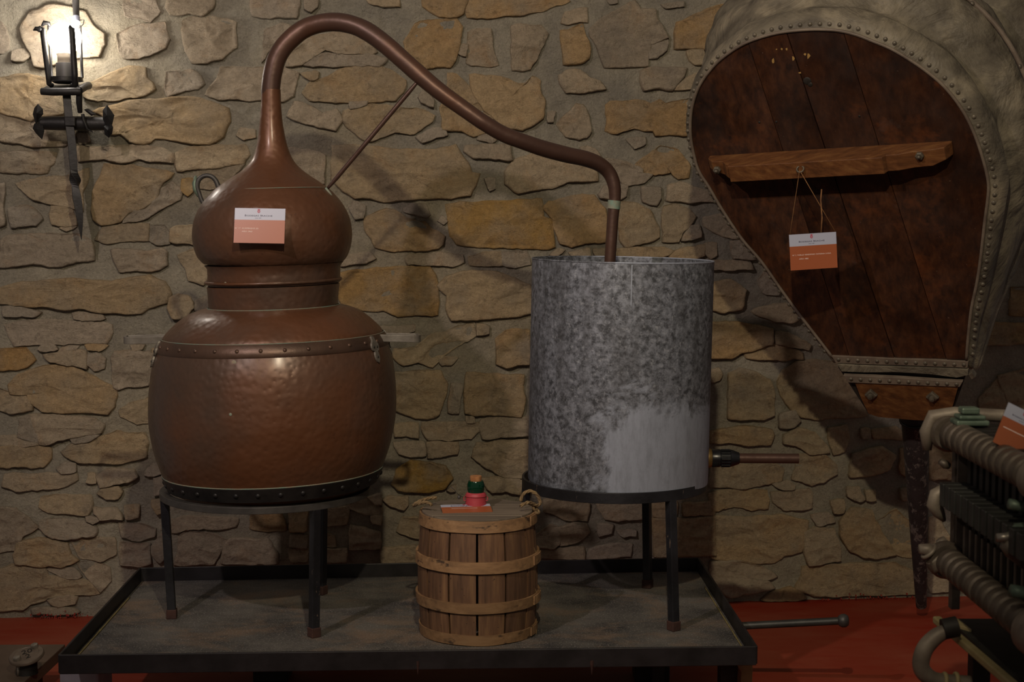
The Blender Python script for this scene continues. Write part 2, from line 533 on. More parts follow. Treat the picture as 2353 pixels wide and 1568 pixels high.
# ------------------------------------------------------------------ the wall: every stone its own outline
# one block per sheet: origin x, origin y, scale; then one stone a line: tint 0-9 (grey to ochre), outline
STONES = """
@0 0 3.92
3 0,190 40,260 80,350 75,440 0,490
4 270,100 420,60 640,60 760,120 830,230 930,320 940,400 880,500 700,520 400,600 320,590 280,470 210,360 190,260 230,180
3 1110,0 1400,0 1430,110 1350,190 1240,160 1130,140
3 1060,310 1170,245 1300,230 1480,210 1500,280 1530,350 1480,430 1350,480 1250,515 1110,515 1070,430
4 1510,0 1940,0 1920,80 1850,135 1700,120 1520,130 1500,60
4 1650,190 1760,150 1900,150 2120,200 2110,300 2130,420 2000,520 1860,560 1740,550 1700,480 1660,400 1650,300
6 740,800 950,690 1160,605 1300,610 1320,700 1370,750 1390,800 1300,850 1150,880 1050,900 880,900 760,870
2 1500,650 1640,660 1720,630 1800,690 1840,750 1790,800 1680,815 1510,870 1500,760
6 0,700 250,680 400,700 560,850 570,1040 380,1045 300,1090 0,1010
4 0,1025 290,1100 600,1100 690,1190 600,1310 300,1310 0,1270
6 840,1000 1150,920 1500,890 1700,880 1900,920 2050,980 2060,1100 2000,1230 1900,1290 1650,1280 1400,1250 1300,1290 1180,1270 1080,1200 1000,1200 940,1050
4 2140,1220 2170,1150 2300,1180 2310,1240 2200,1255
4 700,1320 950,1330 1280,1300 1440,1350 1560,1390 1570,1455 1350,1450 1300,1430 1100,1455 900,1435 710,1450
5 1585,1380 1760,1320 2200,1310 2240,1400 2200,1470 2000,1500 1850,1520 1600,1530 1585,1450
2 700,1200 790,1210 810,1270 720,1300
3 120,470 230,460 270,500 210,550 110,540
@0 350 3.92
4 0,0 255,0 510,8 490,85 440,125 425,180 350,190 0,180
5 150,290 400,230 620,210 800,150 780,280 740,370 740,520 650,500 460,460 260,390
6 940,120 1200,130 1560,190 1500,240 1440,300 1410,400 1300,490 1160,540 1100,620 920,650 850,600 820,520 850,370
2 1460,320 1560,270 1640,350 1620,410 1500,495 1260,610 1120,640 1170,550 1310,500 1420,420
1 80,510 220,490 290,510 370,600 320,650 100,665 85,600
5 465,490 650,510 690,660 600,670 480,650 460,560
3 0,290 30,290 35,490 30,640 0,660
8 1645,240 1735,240 1730,350 1690,380 1650,340
4 1810,180 2000,130 2200,110 2100,220 2000,290 1940,330 1800,320
5 855,790 900,730 950,660 1330,650 1330,790 1150,790 960,815
1 1340,660 1480,670 1530,720 1530,820 1400,820 1340,780
5 1550,700 1600,670 1760,660 1760,830 1600,820 1540,800
4 550,690 650,665 690,680 600,705
3 0,800 100,750 350,740 700,750 800,800 830,850 850,960 700,985 560,1020 300,1000 0,1035
3 1010,880 1300,890 1450,870 1500,910 1500,1020 1430,1060 1250,1060 1080,1070 1040,980
5 1620,930 1750,880 1850,1030 1880,1140 1830,1190 1700,1150 1690,1080
6 0,1230 200,1180 430,1170 650,1150 1000,1170 1350,1110 1480,1180 1530,1280 1500,1350 1350,1400 1280,1455 1080,1440 900,1430 760,1415 300,1385 0,1355
5 1530,1320 1600,1280 1700,1300 1750,1400 1690,1470 1560,1490 1520,1400
1 30,1400 200,1390 370,1450 300,1470 40,1475
2 1760,1330 1880,1300 1890,1390 1770,1420
@0 700 3.92
3 50,180 300,140 600,150 680,160 900,150 1000,200 1000,260 960,340 800,345 500,350 300,360 130,370 90,290
3 650,90 900,80 940,120 750,140 660,130
8 0,400 230,400 310,500 250,560 0,600
3 350,400 400,365 480,370 520,400 420,420
3 520,430 560,385 710,385 650,430 560,440
7 770,370 870,350 970,360 900,405 800,400
4 390,460 600,425 780,430 790,575 640,540 430,500
2 800,460 900,440 945,490 940,570 860,590 800,540
4 1190,370 1300,365 1280,395 1200,405
3 1000,480 1030,430 1200,420 1390,440 1360,600 1340,720 1240,735 1130,740 1060,768 1030,750 1020,600
6 80,720 170,640 380,560 620,550 780,620 900,680 1020,750 1050,820 1030,920 980,980 850,960 560,970 380,960 280,890 250,810 90,790
5 0,770 90,800 240,810 280,900 290,950 100,975 0,940
5 1170,900 1300,860 1400,820 1420,1000 1350,1060 1230,1070 1090,1000 1080,960
4 270,1000 500,1000 850,1020 940,1080 920,1150 600,1200 420,1258 370,1250 320,1130
2 190,1030 260,1000 310,1130 360,1240 180,1190
6 550,1320 640,1260 830,1220 1050,1160 1300,1170 1330,1250 1320,1370 1230,1400 1000,1430 720,1420 630,1370
3 640,1215 760,1195 900,1175 820,1215 670,1245
6 0,1280 200,1275 400,1280 460,1300 450,1400 400,1465 250,1455 0,1450
2 520,1480 590,1420 690,1440 690,1500 560,1515
4 0,1200 170,1200 370,1260 200,1270 0,1270
@0 1050 3.92
4 50,160 400,155 690,150 690,210 620,260 450,285 150,300 30,260
4 880,180 960,120 1200,120 1230,180 1160,230 1000,240 900,270
5 880,330 920,290 1060,270 1090,310 1060,370 960,370
5 370,370 500,350 800,350 840,430 800,520 600,505 430,490 370,450
5 790,160 850,150 850,230 780,230
4 850,460 1050,470 1120,560 900,550 850,500
3 780,540 900,555 850,590 790,570
3 0,470 140,465 230,550 330,640 200,720 160,820 0,860
6 170,770 350,740 600,775 640,880 700,930 560,980 300,975 140,960 130,880
2 370,580 500,560 760,580 880,640 860,700 680,735 470,735 350,640
4 650,755 850,720 1030,740 1040,880 900,930 720,910
3 430,1010 560,990 660,1000 740,1080 720,1090 540,1065
5 0,1020 100,980 400,1000 430,1080 750,1110 860,1150 880,1230 600,1240 430,1270 200,1370 0,1380
4 700,960 850,940 990,1000 1000,1120 900,1220 840,1130
4 430,1290 600,1250 700,1270 680,1320 520,1340
5 1130,450 1250,440 1250,530 1150,550
3 1080,600 1280,610 1400,650 1390,720 1240,750 1100,720
2 1370,810 1460,690 1490,900 1440,960 1380,880
6 1370,400 1470,380 1470,490 1420,510 1370,450
4 1550,560 1700,530 1950,540 2140,560 2120,620 1980,650 1700,650 1560,680
3 1310,160 1370,60 1460,40 1490,130 1400,160
3 1400,200 1500,180 1450,330 1400,350
3 1080,780 1340,790 1360,960 1250,980 1090,960
4 300,1380 480,1350 660,1370 720,1400 300,1410
@300 1000 3.136
4 350,740 400,700 620,720 690,760 650,830 600,930 320,930 350,850
4 710,755 980,750 1060,850 1060,920 660,925 670,830
7 880,540 1080,535 1120,680 980,690 870,670
7 1140,560 1270,560 1270,680 1150,690
6 1390,540 1560,520 1560,640 1400,650
5 1160,720 1270,720 1270,800 1150,800
6 1385,720 1460,730 1480,800 1390,800
5 1140,830 1280,820 1270,910 1160,915
5 1400,830 1560,820 1560,910 1410,915
@600 0 3.92
3 -90,0 350,0 320,160 80,150 -70,140 -90,60
3 395,0 520,0 500,60 440,100 390,70
5 960,0 1240,0 1250,60 1100,50 1000,30
7 1450,0 1760,0 1850,20 1820,120 1760,155 1600,150 1500,100 1460,60
7 1880,0 2780,0 2700,35 2550,95 2300,130 2060,150 1880,150 1850,80
7 1300,380 1380,230 1500,190 1760,175 1800,240 1790,400 1750,540 1700,600 1480,610 1400,560 1300,470
4 1860,300 1950,260 2070,270 2080,380 2090,500 2120,590 1900,590 1860,560 1870,430
4 1790,410 1860,405 1840,500 1790,480
3 60,260 180,220 270,240 150,330 50,480 20,560 20,440
4 230,590 260,500 420,350 680,290 900,330 1040,470 1000,485 700,470 520,430 420,450 400,540 350,590
3 365,590 420,520 600,485 960,495 1140,530 1080,590 800,590 700,590
6 360,670 480,640 520,660 500,700 440,715
6 380,840 450,740 600,710 700,640 850,600 1090,605 1220,660 1290,720 1270,830 1200,900 950,925 700,915 440,900
4 240,1050 300,920 360,930 500,990 560,1030 680,990 720,1080 670,1165 400,1110
6 730,1080 740,1010 870,970 1000,955 1190,970 1400,980 1560,1040 1540,1080 1440,1160 1380,1200 1200,1180 1000,1260 900,1250 780,1150
3 800,930 960,925 950,950 810,985
3 1420,880 1480,810 1560,900 1560,960 1440,920
2 1400,1240 1560,1160 1660,1160 1670,1210 1560,1250 1450,1280
4 1850,1320 2100,1310 2240,1310 2250,1440 2100,1430 1900,1410 1840,1360
3 1980,1190 2130,1250 2080,1290 1950,1250
@0 0 1
4 472,217 500,183 510,158 560,155 645,157 684,170 676,220 650,232 590,228 500,227
6 1082,175 1150,178 1190,193 1212,193 1224,179 1240,190 1240,210 1250,232 1247,270 1226,286 1200,296 1160,290 1115,255 1095,225 1085,200
6 1032,172 1050,172 1078,202 1105,232 1135,280 1120,300 1090,310 1060,300 1017,295 1015,250 1030,220
4 662,342 710,345 745,357 746,420 735,420 700,395 675,370
6 765,338 817,337 865,338 905,345 1000,345 1045,334 1070,372 1085,395 1103,402 1090,425 1080,447 1040,455 990,455 920,460 880,462 850,456 815,455 790,435 765,410 762,370
8 1027,472 1060,466 1110,467 1150,464 1200,461 1244,460 1249,500 1266,505 1271,545 1275,566 1247,571 1200,568 1100,568 1050,560 1035,540 1030,500
7 1552,110 1555,52 1590,40 1625,20 1660,15 1710,0 1830,0 1780,40 1720,75 1660,113
4 700,830 760,815 800,830 790,870 720,875
@650 350 3.92
2 1820,250 1900,240 1900,330 1860,340
2 1090,510 1150,470 1280,480 1310,560 1290,580 1100,530
7 740,600 830,560 930,520 1010,530 1120,600 1280,640 1340,700 1450,760 1440,830 1400,870 1200,880 1000,890 840,850 800,780 750,680
3 1400,620 1430,580 1470,620 1440,645
4 1110,960 1150,930 1300,920 1450,915 1620,930 1630,980 1540,1025 1300,1000 1120,1000
6 1680,940 1830,905 1960,900 1970,1010 1800,1015 1690,1000
2 1980,910 2190,890 2220,990 2230,1015 2080,1035 1980,1010
4 590,930 780,910 830,960 760,1000 530,1025 550,980
8 520,1090 800,1060 1060,1030 1320,1040 1370,1110 1390,1250 1400,1350 1390,1455 1200,1450 1050,1480 900,1420 720,1420 560,1370 500,1300
6 1390,1200 1480,1120 1660,1080 1900,1080 2100,1150 2220,1200 2260,1440 2100,1470 1900,1495 1510,1510 1480,1420 1470,1290
2 640,440 740,480 720,580 660,590 600,500
@850 650 5.8725
3 150,600 400,600 600,590 600,660 400,680 200,690
5 700,800 830,710 1000,690 1150,600 1400,560 1430,700 1280,790 1100,890 980,990 840,1130 640,1050 450,1100 330,1000 340,920 600,880
6 1450,560 1600,600 1600,700 1455,700
7 1720,760 1830,660 2150,640 2150,1110 1990,1105 1830,1130 1720,1100
4 930,1060 1000,1020 1180,1010 1100,1100 980,1110
@800 850 3.484
6 370,30 560,10 740,20 790,120 770,230 730,350 640,390 500,370 390,320
2 820,110 910,120 900,200 880,350 805,340
6 950,30 1150,35 1400,50 1410,230 1390,375 1200,360 1000,355 935,340 935,200
5 370,440 560,430 560,540 480,525 370,530
4 600,430 800,425 1040,425 1040,490 980,540 800,560 640,560 590,480
4 940,375 1000,370 1010,410 950,415
4 1065,410 1200,385 1450,385 1450,520 1240,535 1080,545 1055,470
4 370,590 600,575 620,680 500,690 410,670
4 630,585 880,590 880,670 760,680 640,695
5 990,700 1030,600 1200,575 1450,575 1450,860 1250,850 1100,770
9 360,920 390,800 500,730 660,740 780,780 830,870 770,940 650,970 520,970 400,960
4 790,960 860,925 850,965
5 280,1040 480,1010 480,1070 440,1110 330,1090
4 170,1010 265,1000 260,1070 220,1060
5 390,1290 440,1190 560,1185 560,1345 470,1330
5 270,1440 560,1415 560,1620 270,1620
5 0,1040 150,1020 260,1110 260,1170 100,1150 0,1110
5 190,1180 265,1170 260,1230 200,1220
5 20,1250 250,1300 255,1430 20,1430
5 1060,870 1250,855 1450,900 1440,990 1150,970
@1150 950 2.85
5 380,750 480,715 560,730 570,780 500,840 395,860
4 230,800 320,740 370,740 385,850 330,880 235,870
5 280,570 500,560 580,600 570,700 420,690 290,640
4 640,590 940,580 930,690 820,690 760,710 680,690
3 640,730 730,740 720,780 650,800
3 760,770 880,765 880,790 800,800
3 590,890 730,855 860,860 850,935 565,940
5 250,895 540,875 550,940 245,945
6 1000,580 1150,580 1150,680 1000,680
6 1190,600 1390,580 1400,660 1200,665
6 1000,700 1170,690 1400,680 1405,930 1010,935
@1150 0 3.92
4 100,240 180,230 360,230 420,310 370,420 330,520 260,620 120,630 100,420
4 580,120 700,80 780,75 780,200 650,200 540,210
7 540,290 620,260 740,230 770,350 800,430 790,520 700,580 570,580 550,430
4 810,270 900,170 1080,80 1220,10 1260,90 1390,90 1430,220 1500,330 1350,400 1330,500 1320,590 940,600 900,480 860,380 820,330
2 1350,405 1500,365 1490,450 1400,520 1340,530
5 1690,460 1820,450 1850,570 1750,580 1710,540
4 530,680 600,640 720,640 790,700 900,740 950,800 800,820 700,840 590,830 550,760
4 1260,640 1330,615 1670,620 1640,690 1550,800 1430,800 1290,810 1270,730
5 1570,800 1700,690 1820,640 1780,760 1740,800
7 960,950 1000,920 1250,910 1340,940 1440,910 1500,940 1600,920 1760,880 1800,1220 1560,1210 1400,1220 1380,1170 1200,1150 1000,1200 950,1180 960,1080
4 520,1120 600,1030 680,940 740,950 790,1050 810,1180 770,1230 700,1250 590,1220
3 430,1010 480,1000 470,1090 430,1090
2 1440,45 1650,20 1650,50 1480,60
2 950,0 1040,0 1040,20 980,30
2 1140,1250 1300,1240 1300,1300 1200,1330
@1150 300 3.92
5 50,370 110,280 250,230 350,210 600,260 860,350 880,440 700,455 600,460 470,510 300,530 150,555 50,480
7 390,700 450,650 560,620 740,580 840,600 940,700 960,860 1000,990 780,1010 640,1040 540,1020 490,900 470,790
3 940,255 1080,270 1180,310 1260,365 1260,400 1370,410 1290,470 1130,490 1060,440 1010,330
7 1210,320 1350,210 1450,150 1600,180 1650,250 1700,330 1680,420 1600,430 1540,360 1400,400 1280,370
3 890,590 940,500 1140,500 1120,580 1080,605 900,605
2 1280,510 1430,520 1440,600 1400,680 1290,640
4 1500,620 1520,500 1620,470 1750,520 1900,560 1950,630 1700,640
5 1090,640 1200,660 1340,720 1420,880 1430,960 1300,1010 1120,1050 1080,980 1080,850
5 1480,690 1560,665 1700,700 1740,770 1680,860 1600,1000 1470,1000 1470,850
2 1710,860 1790,870 1800,960 1640,990
4 1840,790 1980,760 2060,800 2140,900 2160,970 1980,950 1920,900 1840,860
6 1000,1080 1200,1060 1450,1060 1560,1085 1460,1140 1000,1140
6 1580,1080 1700,1060 1835,1040 1835,1130 1700,1160 1550,1150 1510,1140
5 1850,1030 1940,1030 1940,1120 1900,1150 1850,1110
4 450,1120 520,1070 570,1080 510,1120
4 620,1095 800,1075 810,1130 650,1120
4 840,1080 940,1060 940,1130 850,1120
3 2070,1000 2200,990 2300,1150 2100,1150
4 790,150 850,180 900,240 820,230 720,160
@1600 600 3.92
3 570,170 640,90 760,270 740,300 600,280
6 130,200 300,170 450,270 400,430 250,460 130,440
4 100,0 480,0 500,60 300,75 100,65
5 500,450 650,400 800,380 900,430 960,500 860,560 700,540
7 100,555 210,550 420,565 560,590 680,620 680,750 520,790 410,820 300,865 100,870
6 430,830 560,780 750,750 950,840 970,880 700,880 450,880
5 710,640 830,650 1030,760 1010,800 720,740
6 730,1080 780,980 900,920 1080,880 1260,930 1400,1080 1500,1300 1530,1380 1350,1410 1100,1420 950,1400 850,1330 770,1220
4 120,990 200,980 230,1030 200,1070 130,1080
5 300,1030 400,970 560,1030 650,1080 700,1200 700,1380 600,1420 450,1430 290,1420 280,1200
2 760,1380 880,1345 930,1440 870,1500 750,1500
@1600 950 3.485
6 120,150 200,130 420,110 600,140 620,170 600,240 480,250 280,240 120,230
5 700,170 820,130 950,150 1050,270 1060,310 900,320 820,270 700,230
5 1050,130 1200,110 1220,200 1180,300 1100,330 1075,250
5 1320,130 1390,130 1390,190 1330,190
6 1410,140 1600,110 1650,170 1640,210 1430,200
6 1250,330 1480,270 1590,340 1550,440 1440,480 1240,510 1230,430
5 110,410 650,410 700,440 680,530 600,560 480,580 400,600 110,580
5 780,480 830,340 1000,320 1110,400 1120,480 1030,540 920,580 850,540 770,530
4 620,575 720,540 780,580 770,600 680,605
6 110,640 300,610 560,630 575,760 450,770 300,750 110,780
4 610,640 900,610 920,640 920,760 850,770 700,765 620,710
4 1215,600 1300,590 1335,690 1300,695 1220,670
5 1350,620 1420,620 1420,700 1360,700
6 110,830 400,830 700,820 890,870 880,960 840,1100 700,1130 620,1190 500,1200 350,1180 110,1160
3 930,820 1060,800 1100,870 960,900
5 1080,700 1180,700 1170,790 1100,800
5 870,960 960,920 1090,930 1150,1070 1150,1170 900,1215 860,1100
6 1150,880 1240,760 1400,780 1430,860 1510,1000 1590,1130 1450,1160 1330,1150 1230,1110 1150,980
6 1450,860 1600,780 1700,870 1720,1150 1610,1130 1530,1000
4 110,1190 350,1190 600,1260 640,1310 540,1330 620,1400 480,1430 250,1460 110,1380
6 860,1240 1200,1210 1600,1200 1780,1290 1790,1440 1500,1450 1200,1455 930,1460 800,1400 850,1300
7 620,1430 760,1400 850,1440 880,1480 520,1485
6 1625,290 1680,290 1700,520 1640,480
6 1880,270 2000,200 2060,520 1880,520
5 1870,840 1950,830 2050,1100 1870,1100
5 1640,600 1690,600 1690,690 1640,690
5 1860,1290 2080,1280 2100,1420 1880,1430
@1953 850 3.92
5 1160,260 1340,90 1400,350 1180,450
5 1350,60 1560,0 1700,0 1700,380 1420,350
6 730,640 900,640 980,900 960,980 730,985
"""

OCC = set()                                             # 10 px cells already covered by a stone


def inside(x, y, P):
    r = False
    for i in range(len(P)):
        (x1, y1), (x2, y2) = P[i], P[i - 1]
        if (y1 > y) != (y2 > y) and x < (x2 - x1) * (y - y1) / (y2 - y1) + x1: r = not r
    return r


def stone_mesh(P, tint):
    """P: outline in picture pixels, laid into the wall plane"""
    for gx in range(int(min(p[0] for p in P) // 10), int(max(p[0] for p in P) // 10) + 1):
        for gy in range(int(min(p[1] for p in P) // 10), int(max(p[1] for p in P) // 10) + 1):
            if inside(gx * 10 + 5, gy * 10 + 5, P): OCC.add((gx, gy))
    Q = [wall_pt(*p) for p in P]
    per = sum(math.dist(Q[i], Q[i - 1]) for i in range(len(Q)))
    R = []
    for i in range(len(Q)):
        a, b = Q[i - 1], Q[i]; L = math.dist(a, b); k = max(1, int(round(L / max(0.009, per / 56))))
        for j in range(k):
            t = j / k; x = a[0] + (b[0] - a[0]) * t; z = a[1] + (b[1] - a[1]) * t
            v = noise.noise_vector(Vector((x * 20, z * 20, 3.1))) * 0.006 + noise.noise_vector(Vector((x * 60, z * 60, 8.1))) * 0.003
            R.append((x + v.x, z + v.y))
    m = len(R)
    ar = sum(R[i - 1][0] * R[i][1] - R[i][0] * R[i - 1][1] for i in range(m))
    sg = 1 if ar > 0 else -1
    R2 = []
    for i in range(m):                                  # run the outline out to the joint
        a, b = R[i - 1], R[(i + 1) % m]; tx, tz = b[0] - a[0], b[1] - a[1]; L = math.hypot(tx, tz) or 1
        R2.append((R[i][0] + tz / L * 0.0045 * sg, R[i][1] - tx / L * 0.0045 * sg))
    R = R2
    cx = sum(p[0] for p in R) / m; cz = sum(p[1] for p in R) / m
    hgt = max(p[1] for p in R) - min(p[1] for p in R)
    wid = max(p[0] for p in R) - min(p[0] for p in R)
    proud = 0.006 + random.random() * 0.009
    sd = random.random() * 50
    tlt = random.uniform(0.2, 1.0) * 0.006               # the foot of a stone stands a little prouder
    half = max(0.02, min(hgt, wid) / 2)
    e = min(0.10, 0.0035 / half)
    rings = [(1.02, -0.03), (1.0, 0.3), (1 - e * 0.5, 0.85), (1 - e * 1.3, 1.0), (0.84, 1.0), (0.70, 1.0), (0.56, 1.0), (0.42, 1.0), (0.28, 1.0), (0.14, 1.0)]
    if half < 0.035: rings = rings[:4] + [(0.7, 1.0), (0.4, 1.0)]
    def relief(X, Z):
        v = Vector((X, Z, sd))
        f = noise.noise(Vector((X * 6, Z * 10, sd))) * 0.010
        f += (0.5 - abs(noise.noise(Vector((X * 17 + 3, Z * 30, sd))))) * 0.011 - 0.004
        f += (0.5 - abs(noise.noise(Vector((X * 42, Z * 62, sd + 4))))) * 0.0045 - 0.001
        f += noise.noise(v * 110) * 0.0012
        q = noise.noise(Vector((X * 5 + 20, Z * 13, sd)))          # a broken ledge here and there
        return f - (0.006 if q > 0.12 else 0.0) * min(1, (q - 0.12) * 14 if q > 0.12 else 0)
    V, Fc = [], []
    for s, h in rings:
        for x, z in R:
            X = cx + (x - cx) * s; Z = cz + (z - cz) * s
            o = h * proud if h > 0 else h
            if h > 0.8: o += relief(X, Z) * (1.0 if s < 0.93 else 0.55) * min(1.0, half / 0.05) - tlt * (Z - cz) / max(hgt, 0.03) * 2
            V.append(wall_xyz(X, Z, o))
    V.append(wall_xyz(cx, cz, proud + relief(cx, cz) * min(1.0, half / 0.05)))
    for r in range(len(rings) - 1):
        for i in range(m):
            j = (i + 1) % m
            Fc.append((r * m + i, r * m + j, (r + 1) * m + j, (r + 1) * m + i))
    k = (len(rings) - 1) * m
    for i in range(m): Fc.append((k + i, k + (i + 1) % m, len(V) - 1))
    o = mk('stone', V, Fc, M['stone'], wall, smooth=True)
    o['tint'] = min(1.0, max(0.0, tint / 9 + random.uniform(-0.04, 0.04)))
    o['tone'] = random.uniform(0.62, 0.86)


# mortar bed
def mortar():
    a0, a1, z0, z1, st = wall_pt(-330, 700)[0], wall_pt(2760, 700)[0], -0.01, 2.25, 0.0105
    nx = int((a1 - a0) / st); nz = int((z1 - z0) / st)
    V = []
    for j in range(nz + 1):
        z = z0 + (z1 - z0) * j / nz
        for i in range(nx + 1):
            a = a0 + (a1 - a0) * i / nx
            v = Vector((a, z, 0))
            o = noise.noise(v * 4) * 0.006 + noise.noise(v * 12) * 0.005 - abs(noise.noise(Vector((a * 26, z * 34, 2)))) * 0.007 + noise.noise(v * 60) * 0.0022 - 0.0035
            V.append(wall_xyz(a, z, o))
    Fc = [(j * (nx + 1) + i, j * (nx + 1) + i + 1, (j + 1) * (nx + 1) + i + 1, (j + 1) * (nx + 1) + i) for j in range(nz) for i in range(nx)]
    k = len(V); b = 0.25                                 # the wall's thickness behind the mortar
    for a, z in ((a0, z0), (a1, z0), (a1, z1), (a0, z1)): V.append(wall_xyz(a, z, -b))
    cs = [0, nx, nz * (nx + 1) + nx, nz * (nx + 1)]
    Fc += [(cs[i], cs[(i + 1) % 4], k + (i + 1) % 4, k + i) for i in (0, 1, 2, 3)] + [(k, k + 3, k + 2, k + 1)]
    return mk('wall_back', V, Fc, M['mortar'], None, smooth=True, sharp=70)


wall = mortar(); tag(wall, kind='structure')
org = (0, 0, 1)
nst = 0
for ln in STONES.strip().splitlines():
    if ln[0] == '@': org = tuple(float(v) for v in ln[1:].split()); continue
    w = ln.split(); tint = int(w[0])
    P = [tuple(float(v) for v in q.split(',')) for q in w[1:]]
    P = [(org[0] + x / org[2], org[1] + y / org[2]) for x, y in P]
    stone_mesh(P, tint); nst += 1
# stones behind the still, the drum and the bellows, laid in the same bond
rects = [(350, 730, 905, 1090), (450, 440, 800, 700), (1225, 615, 1630, 1095), (1640, 110, 2250, 520), (1780, 520, 2250, 800), (2230, 60, 2420, 900), (-240, 0, 0, 1400)]
tries = 0
while nst < 296 and tries < 1800:
    tries += 1
    r = random.choices(rects, [(q[2] - q[0]) * (q[3] - q[1]) for q in rects])[0]
    w_, h_ = random.uniform(60, 150), random.uniform(34, 78)
    x0, y0 = random.uniform(r[0], max(r[0] + 1, r[2] - w_)), random.uniform(r[1], max(r[1] + 1, r[3] - h_))
    if any((gx, gy) in OCC for gx in range(int((x0 - 4) // 10), int((x0 + w_ + 4) // 10) + 1) for gy in range(int((y0 - 4) // 10), int((y0 + h_ + 4) // 10) + 1)): continue
    j = lambda: random.uniform(-6, 6)
    P = [(x0 + j(), y0 + j()), (x0 + w_ * .5 + j(), y0 + j()), (x0 + w_ + j(), y0 + j()), (x0 + w_ + j(), y0 + h_ * .6 + j()), (x0 + w_ * .8 + j(), y0 + h_ + j()), (x0 + w_ * .3 + j(), y0 + h_ + j()), (x0 + j(), y0 + h_ + j())]
    stone_mesh(P, random.choice((3, 4, 4, 5, 6, 7))); nst += 1
print('stones', nst)

# floor
fa, fb = wall_xyz(wall_pt(-330, 700)[0], 0, 0.0), wall_xyz(wall_pt(2760, 700)[0], 0, 0.0)
V, Fc = [], []
nx, ny = 60, 70
for j in range(ny + 1):
    for i in range(nx + 1):
        p = fa.lerp(fb, i / nx) + WN * (-0.1 + 5.1 * j / ny)
        V.append(Vector((p.x, p.y, noise.noise(p * 2.0) * 0.002)))
Fc = [(j * (nx + 1) + i, j * (nx + 1) + i + 1, (j + 1) * (nx + 1) + i + 1, (j + 1) * (nx + 1) + i) for j in range(ny) for i in range(nx)]
floor = mk('floor', V, Fc, M['floor'], None, smooth=True); tag(floor, kind='structure')
V, Fc = [], []                                           # splashes of the floor paint on the foot of the stones
for k in range(90):
    px = random.uniform(60, 205) if k < 50 else random.uniform(1880, 2110)
    a, _ = wall_pt(px, 1400); z = abs(random.gauss(0, 0.008)) + 0.002
    r = random.uniform(0.0008, 0.0024)
    off = 0.021
    q = [wall_xyz(a + r * math.cos(t) * random.uniform(.6, 1.3), z + r * 1.8 * math.sin(t), off) for t in (0, 1.2, 2.4, 3.6, 4.9)]
    k0 = len(V); V += q + [wall_xyz(a, z, off - 0.012)]
    Fc += [(k0, k0 + 1, k0 + 2, k0 + 3, k0 + 4)] + [(k0 + i, k0 + (i + 1) % 5, k0 + 5) for i in range(5)]
tag(mk('paint_splashes', V, Fc, M['redfleck'], wall), kind='stuff')

# ------------------------------------------------------------------ drip tray
ft = TRAY; rim = ft + 0.037
TB = on_h(1605, 1282, rim); TA = on_h(322, 1305, rim); TF = on_h(1738, 1485, rim); TE = on_h(136, 1505, rim)
tc = (TA + TB + TE + TF) / 4
tray = thing('drip_tray', (tc.x, tc.y, ft), 'wide shallow black metal tray with raised rim under the copper still and zinc drum', 'tray')
def quad_in(P, d):
    c = sum(P, Vector()) / 4
    return [p + (c - p).normalized() * d * 1.4 for p in P]
Q = [TA, TB, TF, TE]
V, Fc = g_prism([Vector((p.x, p.y, ft)) for p in quad_in(Q, 0.003)], (0, 0, -0.004))
mk('tray_floor', V, Fc, M['tray'], tray)
for i in range(4):
    a, b = Q[i].copy(), Q[(i + 1) % 4].copy()
    hh = 0.043 if i == 2 else 0.041
    a.z = b.z = rim - hh / 2
    V, Fc = g_beam(a, b, 0.006, hh)
    mk('rim_strip', V, Fc, M['rim'], tray, bevel=0.0015)
# pale weld and dust line inside the two side rims
for a, b in ((TA, TE), (TB, TF)):
    c = (TA + TB + TE + TF) / 4
    p = a.lerp(b, 0.22); q = a.lerp(b, 0.99); p.z = q.z = ft + 0.002
    s = 0.011 if a is TA else -0.011
    p.x += s; q.x += s
    pts = [p.lerp(q, t / 30) + Vector((noise.noise(Vector((t, 3, s))) * 0.002, 0, 0)) for t in range(31)]
    V, Fc = g_tube(pts, [0.0016 + 0.0012 * abs(noise.noise(Vector((t * .7, 9, s)))) for t in range(31)], 6)
    mk('weld_line', V, Fc, M['dust'], tray, smooth=True)
for px, w in ((1360, .008), (530, .008), (960, .006)):
    p = at(px, 1540, TE.y + 0.03); V, Fc = g_lathe([(0.0, -0.012), (w / 2, 0.012), (w / 2, 0.02)], p, seg=8)
    mk('rusty_pin', V, Fc, M['rust'], tray)
# what the tray stands on
p = at(187, 1560, 3.36); V, Fc = g_box((p.x, 3.40, (ft - 0.006) / 2), (0.088, 0.12, ft - 0.006))
o = thing('stone_block', (p.x, 3.40, 0), 'pale grey block under the left front corner of the black tray', 'block')
mk('block_body', V, Fc, M['chalk'], o, bevel=0.006)
V, Fc = g_prism([(p.x - 0.022, 3.338, ft - 0.006), (p.x + 0.022, 3.338, ft - 0.006), (p.x + 0.012, 3.338, ft - 0.02), (p.x - 0.012, 3.338, ft - 0.02)], (0, -0.006, 0))
mk('dark_wedge', V, Fc, M['dark'], o)
p = at(1690, 1545, 3.42)
o = thing('bracket_foot', (p.x, 3.42, 0), 'worn ochre curved foot under the right front corner of the tray', 'foot')
x0 = p.x
pr = [(-0.036, ft - 0.005), (0.03, ft - 0.005), (0.03, ft - 0.05), (0.026, 0.0), (0.004, 0.0), (0.0, 0.08), (0.004, ft - 0.05), (-0.008, ft - 0.03), (-0.03, ft - 0.022)]
V, Fc = g_prism([(x0 + a, 3.36, z) for a, z in pr], (0, 0.05, 0)); mk('curved_leg', V, Fc, M['ochre'], o, bevel=0.003)
V, Fc = g_box((x0 - 0.004, 3.44, (ft - 0.006) / 2), (0.062, 0.06, ft - 0.006)); mk('dark_post', V, Fc, M['dark'], o, bevel=0.003)
